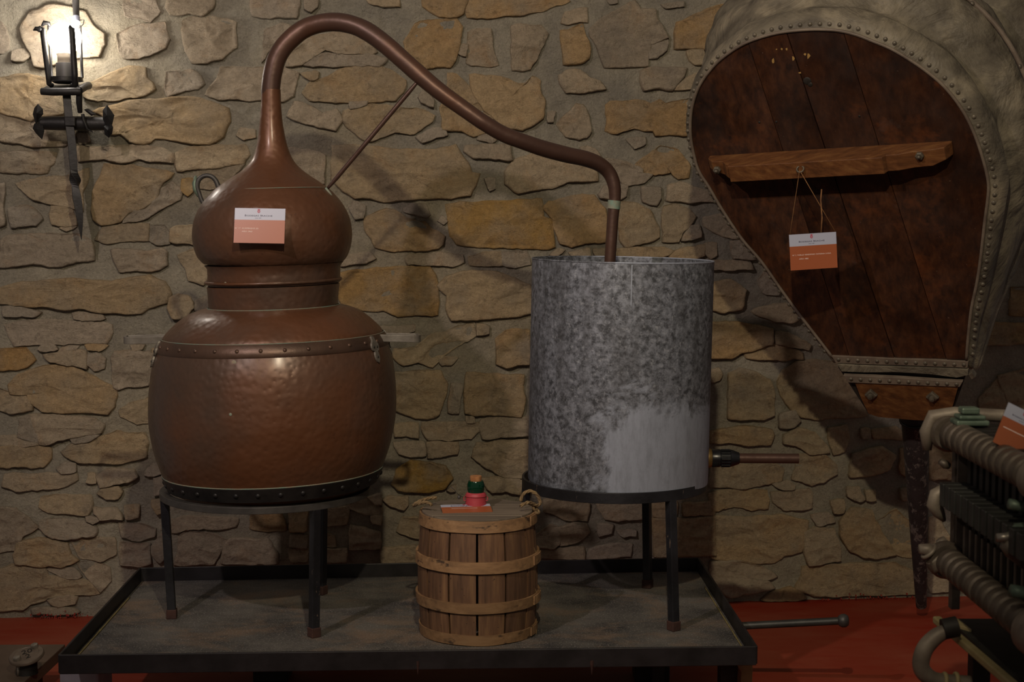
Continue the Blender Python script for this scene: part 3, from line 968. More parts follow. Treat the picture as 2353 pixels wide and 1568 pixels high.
for sx in (-0.62, 0.36):                               # rear supports, in the dark
    o = thing('rear_block', (sx, 3.86, 0), 'dark block holding up the %s rear of the black tray' % ('left' if sx < 0 else 'right'), 'block')
    V, Fc = g_box((sx, 3.86, (ft - 0.005) / 2), (0.09, 0.09, ft - 0.005)); mk('block_body', V, Fc, M['dark'], o, bevel=0.004)
# iron bar with a knob that sticks out on the right
a = on_h(1560, 1500, 0.15); a = Vector((0.40, 3.72, at(1640, 1447, 3.72).z)); b = at(1938, 1427, 3.66)
o = thing('iron_bar', b, 'dark iron bar with a round knob end sticking out right of the tray', 'bar')
V, Fc = g_tube([a, b], 0.0095, 16); mk('bar', V, Fc, M['darkgrey'], o, smooth=True, sharp=50)
d = (b - a).normalized()
V, Fc = g_lathe([(0.0, -0.012), (0.0125, -0.011), (0.0165, -0.004), (0.0165, 0.005), (0.0125, 0.011), (0, 0.012)], b, (d + Vector((0, -0.35, 0.1))).normalized(), 24)
mk('knob', V, Fc, M['ringgrey'], o, smooth=True, sharp=60)
V, Fc = g_box((a.x - 0.035, a.y, (a.z + 0.012) / 2), (0.03, 0.03, a.z + 0.012)); mk('bar_post', V, Fc, M['dark'], o)
# bench with a bolted flange, bottom left
bz = 0.115
e1 = on_h(-260, 1483, bz); e2 = on_h(150, 1481, bz)
o = thing('metal_bench', ((e1.x + e2.x) / 2, 3.3, 0), 'low grey-brown metal bench top left of the tray', 'bench')
V, Fc = g_prism([e1, e2 + Vector((.0, 0, 0)), Vector((e2.x - 0.02, 2.75, bz)), Vector((e1.x, 2.75, bz))], (0, 0, -0.03)); mk('bench_top', V, Fc, M['bench'], o, bevel=0.002)
for lx in (e1.x + 0.05, e2.x - 0.07):
    for ly in (2.8, e2.y - 0.05):
        V, Fc = g_box((lx, ly, (bz - 0.03) / 2), (0.04, 0.04, bz - 0.03)); mk('leg', V, Fc, M['dark'], o)
fc = on_h(62, 1548, bz)
fl = thing('flange', fc, 'round brown-grey flange plate with two steel bolts and stamped marks, standing on the low bench', 'flange')
ax = Vector((-0.10, -0.30, 1)).normalized(); top = fc + Vector((0, 0, 0.044))
V, Fc = g_lathe([(0.0, -0.007), (0.038, -0.007), (0.041, -0.004), (0.041, 0.0), (0.039, 0.003), (0.030, 0.004), (0.029, 0.003), (0, 0.003)], top, ax, 40); mk('flange_plate', V, Fc, M['flange'], fl, smooth=True, sharp=40)
V, Fc = g_lathe([(0.026, 0.0), (0.0245, 0.01), (0.0245, 0.036), (0.0, 0.036)], fc, seg=32); mk('neck', V, Fc, M['dark'], fl, smooth=True, sharp=50)
for q in (Vector((-0.015, -0.024, 0)), Vector((0.014, 0.027, 0.0))):
    c = top + q - ax * ax.dot(q)
    V, Fc = g_lathe([(0, 0.013), (0.0085, 0.012), (0.0095, 0.009), (0.0095, 0.003)], c, ax, 6); bt = mk('bolt', V, Fc, M['bright'], fl, smooth=False)
    V, Fc = g_tube([c - ax * 0.008, Vector((c.x, c.y, fc.z + 0.001))], 0.0035, 10); mk('bolt_stem', V, Fc, M['bright'], bt, smooth=True)
    V, Fc = g_lathe([(0.0, -0.02), (0.007, -0.02), (0.007, -0.008), (0, -0.008)], c, ax, 6); mk('nut', V, Fc, M['bright'], bt)
xd = Vector((0.9, 0.42, 0)); xd = (xd - ax * ax.dot(xd)).normalized(); yd = ax.cross(xd)
text_mesh('stamped_mark', '20', 0.026, top + ax * 0.0032 - xd * 0.010 + yd * 0.002, xd, yd, M['dark'], fl, depth=0.0006)
text_mesh('stamped_mark', '2', 0.026, top + ax * 0.0032 - xd * 0.004 - yd * 0.02, xd, yd, M['dark'], fl, depth=0.0006)

# ------------------------------------------------------------------ three-legged stands
def circum(a, b, c):
    A = Matrix(((b.x - a.x, b.y - a.y), (c.x - a.x, c.y - a.y)))
    r = Vector(((b.x ** 2 + b.y ** 2 - a.x ** 2 - a.y ** 2) / 2, (c.x ** 2 + c.y ** 2 - a.x ** 2 - a.y ** 2) / 2))
    s = A.inverted() @ r
    return s, math.dist(s, (a.x, a.y))


def stand(name, label, feet, centre, R, ztop, hb, thick, mats, legw=0.02, out=0.0):
    st = thing(name, (centre[0], centre[1], ft), label, 'stand', None)
    prof = [(R - thick, ztop - hb), (R, ztop - hb), (R, ztop), (R - thick, ztop)]
    V, Fc = g_lathe(prof, (centre[0], centre[1], 0), seg=96, close=True)
    mk('ring', V, Fc, mats[0], st, smooth=True, sharp=40, bevel=0.001)
    for f in feet:
        d = Vector((f.x - centre[0], f.y - centre[1], 0)).normalized()
        topp = Vector((centre[0], centre[1], ztop - hb * 0.9)) + d * (R - legw / 2 - out)
        a = Vector((f.x, f.y, ft + 0.019))
        V, Fc = g_beam(a, topp, legw, legw, up=d)
        lg = mk('leg', V, Fc, mats[1], st, bevel=0.0015)
        V, Fc = g_beam(Vector((f.x, f.y, ft)), a + Vector((0, 0, 0.004)), legw * 1.22, legw * 1.22, up=d)
        mk('foot_cap', V, Fc, M['rust'], lg, bevel=0.002)
    return st


f1, f2, f3 = on_h(395, 1421, ft), on_h(722, 1464, ft), on_h(739, 1366, ft)
cc, R0 = circum(f1, f2, f3)
SX, SY = cc.x, cc.y
print('still stand', cc, R0)
pr0 = at(618, 1120, SY)
stand('iron_stand', 'black iron ring stand on three legs under the copper still', [f1, f2, f3], (SX, SY), R0 + 0.022, pr0.z, 0.016, 0.022, (M['ringgrey'], M['chip']))
g1, g2 = on_h(1548, 1449, ft), on_h(1488, 1351, ft)
m = (g1 + g2) / 2; dv = g2 - g1; per = Vector((-abs(dv.y), dv.x * (1 if dv.y < 0 else -1), 0))
per = Vector((-dv.y, dv.x, 0)); per = per if per.x < 0 else -per
g3 = m + per * 0.866
DX, DY = circum(g1, g2, g3)[0]
print('drum stand', DX, DY, dv.length / math.sqrt(3))
dzb = at(1418, 1105, DY).z
DR = 211.0 / F * DY * 1.0
stand('iron_stand', 'black iron ring stand with angle-iron legs under the zinc drum', [g1, g2, g3], (DX, DY), DR + 0.004, dzb + 0.012, 0.026, 0.006, (M['chip'], M['chip']))

# ------------------------------------------------------------------ copper still
AX = at(628, 900, SY).x
SYp = SY
def zz(py): return at(628, py, SYp).z
def rr(hw): return hw / F * SYp
K = math.tan(math.radians(1.5))
def lean(p):                                            # the vessel sits a little askew: bands drop to the left
    return Vector((p.x + (p.z - zz(950)) * 0.0135, p.y, p.z + (p.x - AX) * K))
still = thing('copper_still', (AX, SYp, zz(1142)), 'old brown copper pot still with bulbous head and long swan neck into the zinc drum', 'still')
def lat(name, prof, mat, parent=still, seg=96, sub=3, warp=lean, dx=0.0, label=None, sharp=None):
    P = spline([(rr(h), zz(y)) for y, h in prof], sub) if sub > 1 else [(rr(h), zz(y)) for y, h in prof]
    V, Fc = g_lathe([(max(r, 0.0), z) for r, z in P], (AX + dx, SYp, 0), seg=seg, warp=warp)
    return mk(name, V, Fc, mat, parent, smooth=True, sharp=sharp, label=label)
body = lat('pot_body', [(1143, 0), (1142, 60), (1139, 130), (1132, 185), (1122, 218), (1108, 237), (1092, 247), (1075, 254), (1040, 267), (1000, 277), (955, 283), (910, 283), (870, 280), (830, 274), (795, 263)], M['copper'])
lat('shoulder', [(772, 252), (762, 247), (748, 234), (732, 216), (718, 195), (709, 172), (704, 150)], M['copper'])
lat('shoulder_band', [(798, 264.5), (795, 266), (783, 262), (771, 255.5), (768, 252)], M['band'], sub=1, sharp=50)
lat('base_band', [(1108, 239), (1110, 242), (1095, 249), (1080, 254.5), (1078, 252)], M['iron'], sub=1, sharp=50)
def rim_ring(name, y, hw, rad, mat, parent=still, dx=0):
    V, Fc = g_ring((AX + dx, SYp, zz(y)), (0, 0, 1), rr(hw), rad, 96, 6)
    V = [lean(v) for v in V]
    mk(name, V, Fc, mat, parent, smooth=True)
rim_ring('seam', 769, 253.5, 0.0009, M['verdi'])
rim_ring('seam', 1078, 253.5, 0.0013, M['verdi'])
rim_ring('seam', 703.5, 150, 0.001, M['verdi'])
def rivets(y, hw, n, r, mat, tiltz, a0=0.0):
    first = None
    for k in range(n):
        a = a0 + 2 * PI * k / n
        d = Vector((math.cos(a), math.sin(a), tiltz)).normalized()
        c = lean(Vector((AX + rr(hw) * math.cos(a), SYp + rr(hw) * math.sin(a), zz(y))))
        if first is None:
            V, Fc = g_dome(c, d, r, r * 0.75, 8); first = mk('rivet', V, Fc, mat, still, smooth=True, origin=c); o = first; d0 = d
        else:
            o = first.copy(); C.objects.link(o); o.location = c - wl(still)
            o.rotation_mode = 'QUATERNION'; o.rotation_quaternion = d0.rotation_difference(d)
rivets(783, 261, 32, 0.0052, M['band'], 0.45, 0.05)
rivets(1094, 248, 32, 0.0062, M['iron'], -0.5, 0.02)
# collar and head
lat('collar', [(706, 147), (700, 147.5), (675, 149), (656, 151), (654, 149)], M['copper'], sub=1, sharp=40)
rim_ring('collar_bead', 645, 153, 0.0042, M['copper'])
lat('head_skirt', [(652, 150), (648, 151), (630, 151), (614, 151.5), (606, 158)], M['copper'], sub=1, dx=rr(1.5))
def bendtop(p):
    k = max(0.0, min(1.0, (p.z - zz(370)) / (zz(280) - zz(370))))
    return Vector((p.x - rr(3.5) * k + (p.z - zz(950)) * 0.0135, p.y, p.z))
head = lat('head', [(606, 155), (600, 162), (588, 171), (566, 178.5), (540, 181.5), (512, 178.5), (488, 170.5), (465, 157), (446, 141), (436, 131), (425, 117), (412, 98), (398, 77), (382, 58), (366, 46), (346, 38), (325, 32.5), (300, 28.5), (270, 25), (240, 22.8), (206, 21.6)], M['copper'], warp=bendtop, dx=-rr(2))
rim_ring('seam', 434, 129, 0.0008, M['verdi'], dx=-rr(2))
neckp = [(622.3, 222, 21.0, 0), (622, 204, 21.4, 0), (627, 166, 21.5, 0), (638, 130, 21.5, 0), (660, 98, 21.5, 0), (696, 68, 21.5, 0), (735, 54, 21, 0), (776, 51, 21, 0), (815, 59, 21, 0),
         (850, 76, 21.5, 0), (890, 106, 21, .0), (925, 137, 20.5, 0), (961, 169, 20.5, 0), (1010, 210, 19.5, 0), (1067, 251, 18.5, 0), (1110, 281, 18, 0), (1156, 308, 18, .1), (1200, 325, 18, .2),
         (1250, 342, 18.5, .4), (1303, 356, 18.5, .6), (1345, 365, 18, .8), (1378, 378, 17, .9), (1400, 398, 15.8, 1), (1411, 425, 14.8, 1), (1413, 455, 13.5, 1), (1411, 472, 13.5, 1)]
def npt(p):
    Y = SYp + (DY - SYp) * p[3] - 0.06 * math.sin(PI * min(1, max(0, (p[0] - 700) / 690)))
    v = at(p[0], p[1], Y); return v, p[2] / F * Y
SP = spline(neckp, 5)
V, Fc = g_tube([npt(p)[0] for p in SP], [npt(p)[1] * (1 + 0.012 * noise.noise(Vector((p[0] * .03, p[1] * .03, 0)))) for p in SP], 28, caps=False)
mk('swan_neck', V, Fc, M['pipe'], still, smooth=True)
V, Fc = g_tube([at(1412, 461, DY), at(1410, 480, DY)], [0.0158, 0.0158], 24, caps=True); mk('joint_cuff', V, Fc, M['verdi'], still, smooth=True, sharp=50)
V, Fc = g_tube([at(1411, 476, DY), at(1408, 500, DY), at(1401, 612, DY), at(1399, 700, DY)], [0.0142, 0.0140, 0.0138, 0.0138], 24); mk('down_pipe', V, Fc, M['pipe'], still, smooth=True, sharp=50)
a = npt((961, 186, 20, 0))[0]; b = at(752, 434, SYp - 0.03)
pts = [a + (b - a) * t for t in (0, .03, .12, .5, .9, .97, 1)]
V, Fc = g_tube(pts, [0.0035, 0.0045, 0.0056, 0.0056, 0.0056, 0.0042, 0.003], 12); mk('brace_rod', V, Fc, M['pipe'], still, smooth=True)
pp = [at(x, y, SYp - 0.04 + t) for x, y, t in ((748, 432, 0), (758, 444, 0.0), (764, 456, .01), (770, 460, .02))]
V, Fc = g_tube(pp, 0.0028, 8); mk('brace_foot', V, Fc, M['verdi'], still, smooth=True)
# head handle, upper left
hp = [(472, 474, 4.6), (464, 462, 5), (458, 446, 5.2), (453, 430, 6), (455, 417, 6), (462, 408, 5.4), (474, 403.5, 5.2), (486, 406, 5.4), (495, 414, 5.6), (501, 427, 6.0), (505, 438, 6)]
hs = spline(hp, 4)
V, Fc = g_tube([at(p[0], p[1], SYp + 0.02) for p in hs], [p[2] / F * SYp for p in hs], 12); mk('head_handle', V, Fc, M['ringgrey'], still, smooth=True)
V, Fc = g_tube([at(450, 404, SYp + .02), at(447, 422, SYp + .02), at(449, 436, SYp + .02), at(456, 452, SYp + .02)], [0.0025, 0.006, 0.006, 0.003], 10); mk('handle_leaf', V, Fc, M['green'], still, smooth=True)
# two side handles with trefoil plates
def side_handle(s):
    x0, x1 = (372, 289) if s < 0 else (885, 962)
    y0, y1 = (781, 783) if s < 0 else (777, 779)
    dY = 0.052
    A = at(x0, y0, SYp - dY); B = at(x1, y1, SYp - dY); D_ = at(x1, y1 - 4, SYp + dY * .6); E = at(x0, y0 - 4, SYp + dY * .6)
    pts = [A + Vector((-s * 0.02, 0, 0)), A.lerp(B, .6), A.lerp(B, .9), B.lerp(D_, .18) + Vector((s * .001, 0, 0)), B.lerp(D_, .82), E.lerp(D_, .9), E.lerp(D_, .5), E + Vector((-s * 0.03, 0, 0))]
    P = [Vector(p) for p in spline([tuple(p) for p in pts], 5)]
    w, h = 0.0035, 0.0085
    V, Fc = [], []
    for i, p in enumerate(P):
        t = (P[min(i + 1, len(P) - 1)] - P[max(0, i - 1)]).normalized(); sd = t.cross(Vector((0, 0, 1))).normalized()
        V += [p + sd * w + Vector((0, 0, h)), p - sd * w + Vector((0, 0, h)), p - sd * w - Vector((0, 0, h)), p + sd * w - Vector((0, 0, h))]
    for i in range(len(P) - 1):
        for k in range(4): Fc.append((i * 4 + k, i * 4 + (k + 1) % 4, i * 4 + 4 + (k + 1) % 4, i * 4 + 4 + k))
    Fc += [(0, 1, 2, 3), tuple(len(V) - 4 + k for k in range(4))]
    hd = mk('handle', V, Fc, M['handle'], still, bevel=0.001, label='grey bronze loop handle')
    # trefoil plates hugging the body, front and back of the loop
    for ang in ((-0.42, ) if s > 0 else (-0.30,)) + (0.28,):
        a = ang if s > 0 else PI - ang
        c0 = Vector((math.cos(a), math.sin(a), 0))
        tg = Vector((-math.sin(a), math.cos(a), 0))
        def onb(u, v):                                   # u along the girth, v down
            py = 783 + v
            tab = [(770, 256), (783, 263), (795, 266), (830, 275.5), (870, 281.5)]
            hw = tab[-1][1]
            for (ya, ha), (yb, hb) in zip(tab, tab[1:]):
                if ya <= py <= yb: hw = ha + (hb - ha) * (py - ya) / (yb - ya); break
            aa = a + (u / F * SYp) / rr(hw)
            return lean(Vector((AX + rr(hw + 3.4) * math.cos(aa), SYp + rr(hw + 3.4) * math.sin(aa), zz(py))))
        outl = [(-6, -4), (-13, 3), (-15, 12), (-11, 19), (-6, 20), (-8, 28), (-7, 38), (0, 46), (7, 38), (8, 28), (6, 20), (11, 19), (15, 12), (13, 3), (6, -4), (5, -12), (-5, -12)]
        outl = spline([tuple(map(float, q)) for q in outl], 2, closed=True)
        F0 = [onb(u, v) for u, v in outl]; B0 = [p - c0 * 0.0045 for p in F0]
        m_ = len(F0); tri = tessellate_polygon([[Vector((u, v, 0)) for u, v in outl]])
        V = F0 + B0; Fc = [tuple(t) for t in tri] + [tuple(i + m_ for i in t) for t in tri] + [(i, (i + 1) % m_, (i + 1) % m_ + m_, i + m_) for i in range(m_)]
        pl = mk('trefoil_plate', V, Fc, M['handle'], still, label='grey bronze trefoil plate')
        for u, v in ((-7, 11), (7, 11), (0, 33)):
            V, Fc = g_dome(onb(u, v) + c0 * 0.0002, c0, 0.0032, 0.0016, 8); mk('hole', V, Fc, M['dark'], pl, smooth=True)
side_handle(-1); side_handle(1)
# rivet spots of verdigris
for px, py, r in ((580, 903, .0035), (586, 795, .006), (491, 787, .004), (545, 637, .0035)):
    hw = {903: 283, 795: 266, 787: 262, 637: 151}[py]
    u = (px - 628) / F * SYp; R_ = rr(hw); c = Vector((AX + u, SYp - math.sqrt(R_ * R_ - u * u) - 0.0003, zz(py + (12 if py != 637 else 8))))
    V, Fc = g_dome(c, (u, -R_, 0), r, 0.0006, 8); mk('verdigris_spot', V, Fc, M['verdi'], still, smooth=True)

# ------------------------------------------------------------------ zinc drum
topc = at(1431, 601, DY); botc = at(1419, 1106, DY)
axis = (topc - botc).normalized(); axis = Vector((axis.x, 0.0, axis.z)).normalized(); H = (topc - botc).length
base = Vector((DX + 0.0, DY, botc.z + 0.004)); base.x = botc.x
RD = 208.5 / F * DY
drum = thing('zinc_drum', base, 'grey mottled zinc drum, open at the top, standing on the iron ring', 'drum')
V, Fc = g_lathe([(0.0, 0.0), (RD - 0.001, 0.0), (RD, 0.003), (RD, H), (RD - 0.003, H), (RD - 0.003, 0.004), (0.0, 0.004)], base, axis, 96)
mk('drum_wall', V, Fc, M['zinc'], drum, smooth=True, sharp=35, origin=base + axis * 0.05)
V, Fc = g_ring(base + axis * H, axis, RD - 0.001, 0.0022, 96, 6); mk('rolled_rim', V, Fc, M['zinc'], drum, smooth=True)
s_, u_ = frame(axis)
def dpt(px, h, out=0.0):
    x = (px - 1425) / F * DY; y = -math.sqrt(max(0, RD * RD - x * x))
    d = Vector((x, y, 0)).normalized()
    return base + axis * h + d * (RD + out), d
a, d = dpt(1430, H * .82, .0001); b, _ = dpt(1430, H - .004, .0001)
V, Fc = g_beam(a, b, 0.0022, 0.0006, up=d); mk('seam', V, Fc, M['zinc'], drum)
# outlet on the right: brass flange, black union, copper tube
oy = 1053; op = at(1632, oy, DY); ox = base.x + RD * 0.995 + (op.z - base.z) * axis.x
o0 = Vector((ox, DY, op.z)); A1 = Vector((1, 0, -0.006)).normalized(); px1 = DY / F
V, Fc = g_lathe([(0.0, -0.006), (0.024, -0.006), (0.025, 0.0), (0.0235, 0.006), (0.022, 0.010), (0, 0.010)], o0, A1, 32); mk('outlet_flange', V, Fc, M['brass'], drum, smooth=True, sharp=45)
un = [(0.0, 0.008), (0.0205, 0.008), (0.0225, 0.012), (0.0225, 0.03), (0.020, 0.032), (0.0195, 0.055), (0.0215, 0.056), (0.0205, 0.062), (0.0145, 0.078), (0.0, 0.078)]
V, Fc = g_lathe(un, o0, A1, 32); uo = mk('union_nut', V, Fc, M['plastic'], drum, smooth=True, sharp=35, label='black plastic ribbed union')
fs, fu = frame(A1)
for k in range(16):
    a = 2 * PI * k / 16; d = fs * math.cos(a) + fu * math.sin(a)
    V, Fc = g_beam(o0 + A1 * 0.033 + d * 0.0205, o0 + A1 * 0.055 + d * 0.0205, 0.003, 0.0045, up=d); mk('rib', V, Fc, M['plastic'], uo, bevel=0.0006)
L_ = at(1835, oy, DY).x - ox
V, Fc = g_lathe([(0.0, 0.07), (0.0122, 0.07), (0.0122, L_), (0.0105, L_), (0.0105, L_ - 0.03), (0, L_ - 0.03)], o0, A1, 24); mk('outlet_tube', V, Fc, M['pipe'], drum, smooth=True, sharp=45)

# ------------------------------------------------------------------ wooden cask around a demijohn
ck = on_h(1098, 1449, ft); CX, CY = ck.x, ck.y
zt = at(1096, 1172, CY).z; HC = zt - ft; pxr = CY / F
cask = thing('wooden_cask', (CX, CY, ft), 'small wooden slatted cask with bent hoops and rope handles, standing on the tray', 'cask')
def cr(h):                                              # radius of the cask at height h (0..1)
    t = h / HC
    return pxr * (132 + 9 * math.sin(PI * min(1, max(0, t * 1.02))) - 1.5 * t)
NS = 13
for k in range(NS):
    a0 = 2 * PI * (k + 0.04) / NS + 0.013; a1 = 2 * PI * (k + 0.96) / NS + 0.013
    V, Fc = [], []
    nh, na = 8, 4; jr = random.uniform(-0.0008, 0.0008)
    for i in range(nh + 1):
        h = 0.002 + (HC - 0.004) * i / nh
        for th in (0, 1):
            for j in range(na + 1):
                a = a0 + (a1 - a0) * j / na
                r = cr(h) - 0.012 * th + jr - (0.0009 if (j in (0, na) and th == 0) else 0)
                V.append((CX + r * math.cos(a - PI / 2), CY + r * math.sin(a - PI / 2), ft + h))
    w = na + 1
    for i in range(nh):
        q0, q1 = i * 2 * w, (i + 1) * 2 * w
        for j in range(na):
            Fc.append((q0 + j, q0 + j + 1, q1 + j + 1, q1 + j)); Fc.append((q0 + w + j + 1, q0 + w + j, q1 + w + j, q1 + w + j + 1))
        Fc.append((q0, q0 + w, q1 + w, q1)); Fc.append((q0 + na, q0 + w + na, q1 + w + na, q1 + na))
    for q in (0, nh * 2 * w):
        for j in range(na): Fc.append((q + j, q + j + 1, q + w + j + 1, q + w + j))
    mk('stave', V, Fc, M['stave'], cask, smooth=True, sharp=40)
def hoop(hc, hh, extra=0.004, mat='hoop', tilt=0.0, ph=0.0):
    V, Fc = [], []; n_ = 72
    for k in range(n_):
        a = 2 * PI * k / n_ + ph
        z = ft + hc + tilt * math.cos(a) + 0.0012 * noise.noise(Vector((math.cos(a) * 2, math.sin(a) * 2, hc * 30)))
        for dz, e in ((-hh / 2, 0.0005), (-hh / 2, extra), (hh / 2, extra), (hh / 2, 0.0005)):
            r = cr(hc + dz) + e
            V.append((CX + r * math.cos(a), CY + r * math.sin(a), z + dz))
    for k in range(n_):
        for j in range(4): Fc.append((k * 4 + j, k * 4 + (j + 1) % 4, ((k + 1) % n_) * 4 + (j + 1) % 4, ((k + 1) % n_) * 4 + j))
    ho = mk('hoop', V, Fc, M[mat], cask, smooth=True, sharp=40)
    a = -0.25; r = cr(hc) + extra + 0.0015                  # the lapped end, held by two staples
    P = [(CX + r * math.cos(q), CY + r * math.sin(q), ft + hc) for q in (a - 0.22, a - .1, a, a + 0.1, a + .2)]
    V, Fc = [], []
    for p in P:
        d = Vector((p[0] - CX, p[1] - CY, 0)).normalized()
        for dz, e in ((-hh * .42, -.002), (-hh * .42, .0015), (hh * .42, .0015), (hh * .42, -.002)): V.append(Vector(p) + d * e + Vector((0, 0, dz)))
    for k in range(4):
        for j in range(4): Fc.append((k * 4 + j, k * 4 + (j + 1) % 4, k * 4 + 4 + (j + 1) % 4, k * 4 + 4 + j))
    Fc += [(0, 1, 2, 3), (16, 17, 18, 19)]
    mk('lap_end', V, Fc, M[mat], ho)
hz = lambda py: at(1098, py, CY).z - ft
hoop(HC - 0.014, 0.026, 0.005); hoop(hz(1274), 0.026, 0.006, tilt=-0.0005); hoop(hz(1364), 0.024, 0.006, tilt=0.0); hoop(0.014, 0.024, 0.004)
# lid boards
rl = cr(HC) - 0.001
cuts = [-rl, -rl * 0.62, -rl * 0.1, rl * 0.38, rl * 0.72, rl]
for i in range(5):
    y0, y1 = cuts[i] + 0.0012, cuts[i + 1] - 0.0012
    pts = [(math.sqrt(max(0, rl * rl - y * y)), y) for y in [y0 + (y1 - y0) * t / 5 for t in range(6)]]
    poly = [Vector((CX + x, CY + y, zt + 0.002 + i % 2 * 0.001)) for x, y in pts] + [Vector((CX - x, CY + y, zt + 0.002 + i % 2 * 0.001)) for x, y in pts[::-1]]
    V, Fc = g_prism(poly, (0, 0, -0.012)); mk('lid_board', V, Fc, M['lid'], cask, bevel=0.001)
# rope handles
def twist(name, pts, r, parent, mat=None):
    P = [Vector(p) for p in spline([tuple(p) for p in pts], 10)]
    parts = []
    for s in range(3):
        Q = []; t0 = (P[1] - P[0]).normalized(); sd, u = frame(t0); acc = 0; t = t0
        for i, p in enumerate(P):
            t2 = (P[min(i + 1, len(P) - 1)] - P[max(0, i - 1)]).normalized(); q = t.rotation_difference(t2); sd = q @ sd; u = q @ u; t = t2
            if i: acc += (P[i] - P[i - 1]).length
            a = acc / (r * 5) * 2 * PI * .55 + s * 2 * PI / 3
            Q.append(p + (sd * math.cos(a) + u * math.sin(a)) * r * 0.5)
        parts.append(g_tube(Q, r * 0.58, 6))
    V, Fc = join(parts); return mk(name, V, Fc, mat or M['rope'], parent, smooth=True)
e = zt + 0.006
twist('rope_handle', [at(1196, 1152, CY + .0), at(1203, 1136, CY + .0), at(1218, 1129, CY), at(1234, 1138, CY), at(1241, 1155, CY - .005), at(1234, 1162, CY - .02), at(1215, 1155, CY - .04), at(1196, 1163, CY - .05)], 0.0042, cask)
twist('rope_handle', [at(1003, 1144, CY + .03), at(985, 1146, CY + .02), at(965, 1152, CY + .01), at(950, 1162, CY + .0), at(962, 1158, CY - .02), at(980, 1155, CY - .03), at(992, 1161, CY - .04)], 0.004, cask)
V, Fc = join([g_ring(at(1229, 1168, CY - .02), Vector((1, -.6, .5)), 0.006, 0.0035, 14, 6), g_ring(at(1234, 1176, CY - .02), Vector((.5, -.6, .8)), 0.005, 0.0035, 14, 6)]); mk('rope_knot', V, Fc, M['rope'], cask, smooth=True)
for k in range(3):
    V, Fc = g_tube([at(1226, 1259 + 88 * k, CY - .04), at(1233, 1274 + 88 * k, CY - .03), at(1229, 1295 + 88 * k, CY - .035), at(1232, 1310 + 88 * k, CY - .03)], 0.0018, 6); mk('loose_twine', V, Fc, M['rope'], cask, smooth=True)
# demijohn
bx = at(1093, 1150, CY).x; by = CY + 0.02
dj = thing('demijohn', (bx, by, zt), 'green glass bottle neck with cork and red wrapping rising from the cask lid', 'bottle')
zb = lambda py: at(1093, py, by).z
pb = by / F
V, Fc = g_lathe([(16 * pb, zb(1134) - .004), (19 * pb, zb(1132)), (18.5 * pb, zb(1129)), (20 * pb, zb(1126)), (20 * pb, zb(1113)), (17.5 * pb, zb(1106)), (17 * pb, zb(1105)), (13 * pb, zb(1105)), (12.5 * pb, zb(1120)), (13 * pb, zb(1134))], (bx, by, 0), seg=40, close=False)
mk('glass_neck', V, Fc, M['glass'], dj, smooth=True, sharp=50)
V, Fc = g_lathe([(0, zb(1120)), (12 * pb, zb(1118)), (13 * pb, zb(1106)), (13.8 * pb, zb(1097)), (13.4 * pb, zb(1094)), (0, zb(1094.5))], (bx, by, 0), seg=28); mk('cork', V, Fc, M['cork'], dj, smooth=True, sharp=45)
zr = zt + 0.003
V, Fc = g_lathe([(0.0, zr), (26 * pb, zr), (25 * pb, zr + .008), (23.4 * pb, zb(1146)), (23.2 * pb, zb(1140)), (24.4 * pb, zb(1139)), (24 * pb, zb(1136.5)), (22.8 * pb, zb(1134)), (18.5 * pb, zb(1131)), (16.5 * pb, zb(1133))], (bx, by, 0), seg=40)
mk('red_wrap', V, Fc, M['red'], dj, smooth=True, sharp=50)
V, Fc = g_ring((bx, by, zb(1139)), (0, 0, 1), 24.4 * pb, 0.0011, 32, 6); mk('tie_wire', V, Fc, M['red'], dj, smooth=True)
for s in (-1, 1):
    V, Fc = g_tube([(bx + s * 23 * pb, by, zb(1141)), (bx + s * 28 * pb, by - .004, zb(1143)), (bx + s * 27 * pb, by - .008, zb(1150)), (bx + s * 23 * pb, by - .01, zb(1149))], 0.0013, 6); mk('wrap_tab', V, Fc, M['red'], dj, smooth=True)
V, Fc = g_tube([at(1065, 1144, by), at(1052, 1136, by), at(1042, 1124, by - .01), at(1036, 1119, by - .01)], 0.0008, 6); mk('seal_wire', V, Fc, M['ringgrey'], dj, smooth=True)
V, Fc = g_dome(at(1055, 1143, by - .005), (0, -1, .2), 0.0045, 0.004, 10); mk('lead_seal', V, Fc, M['ringgrey'], dj, smooth=True)

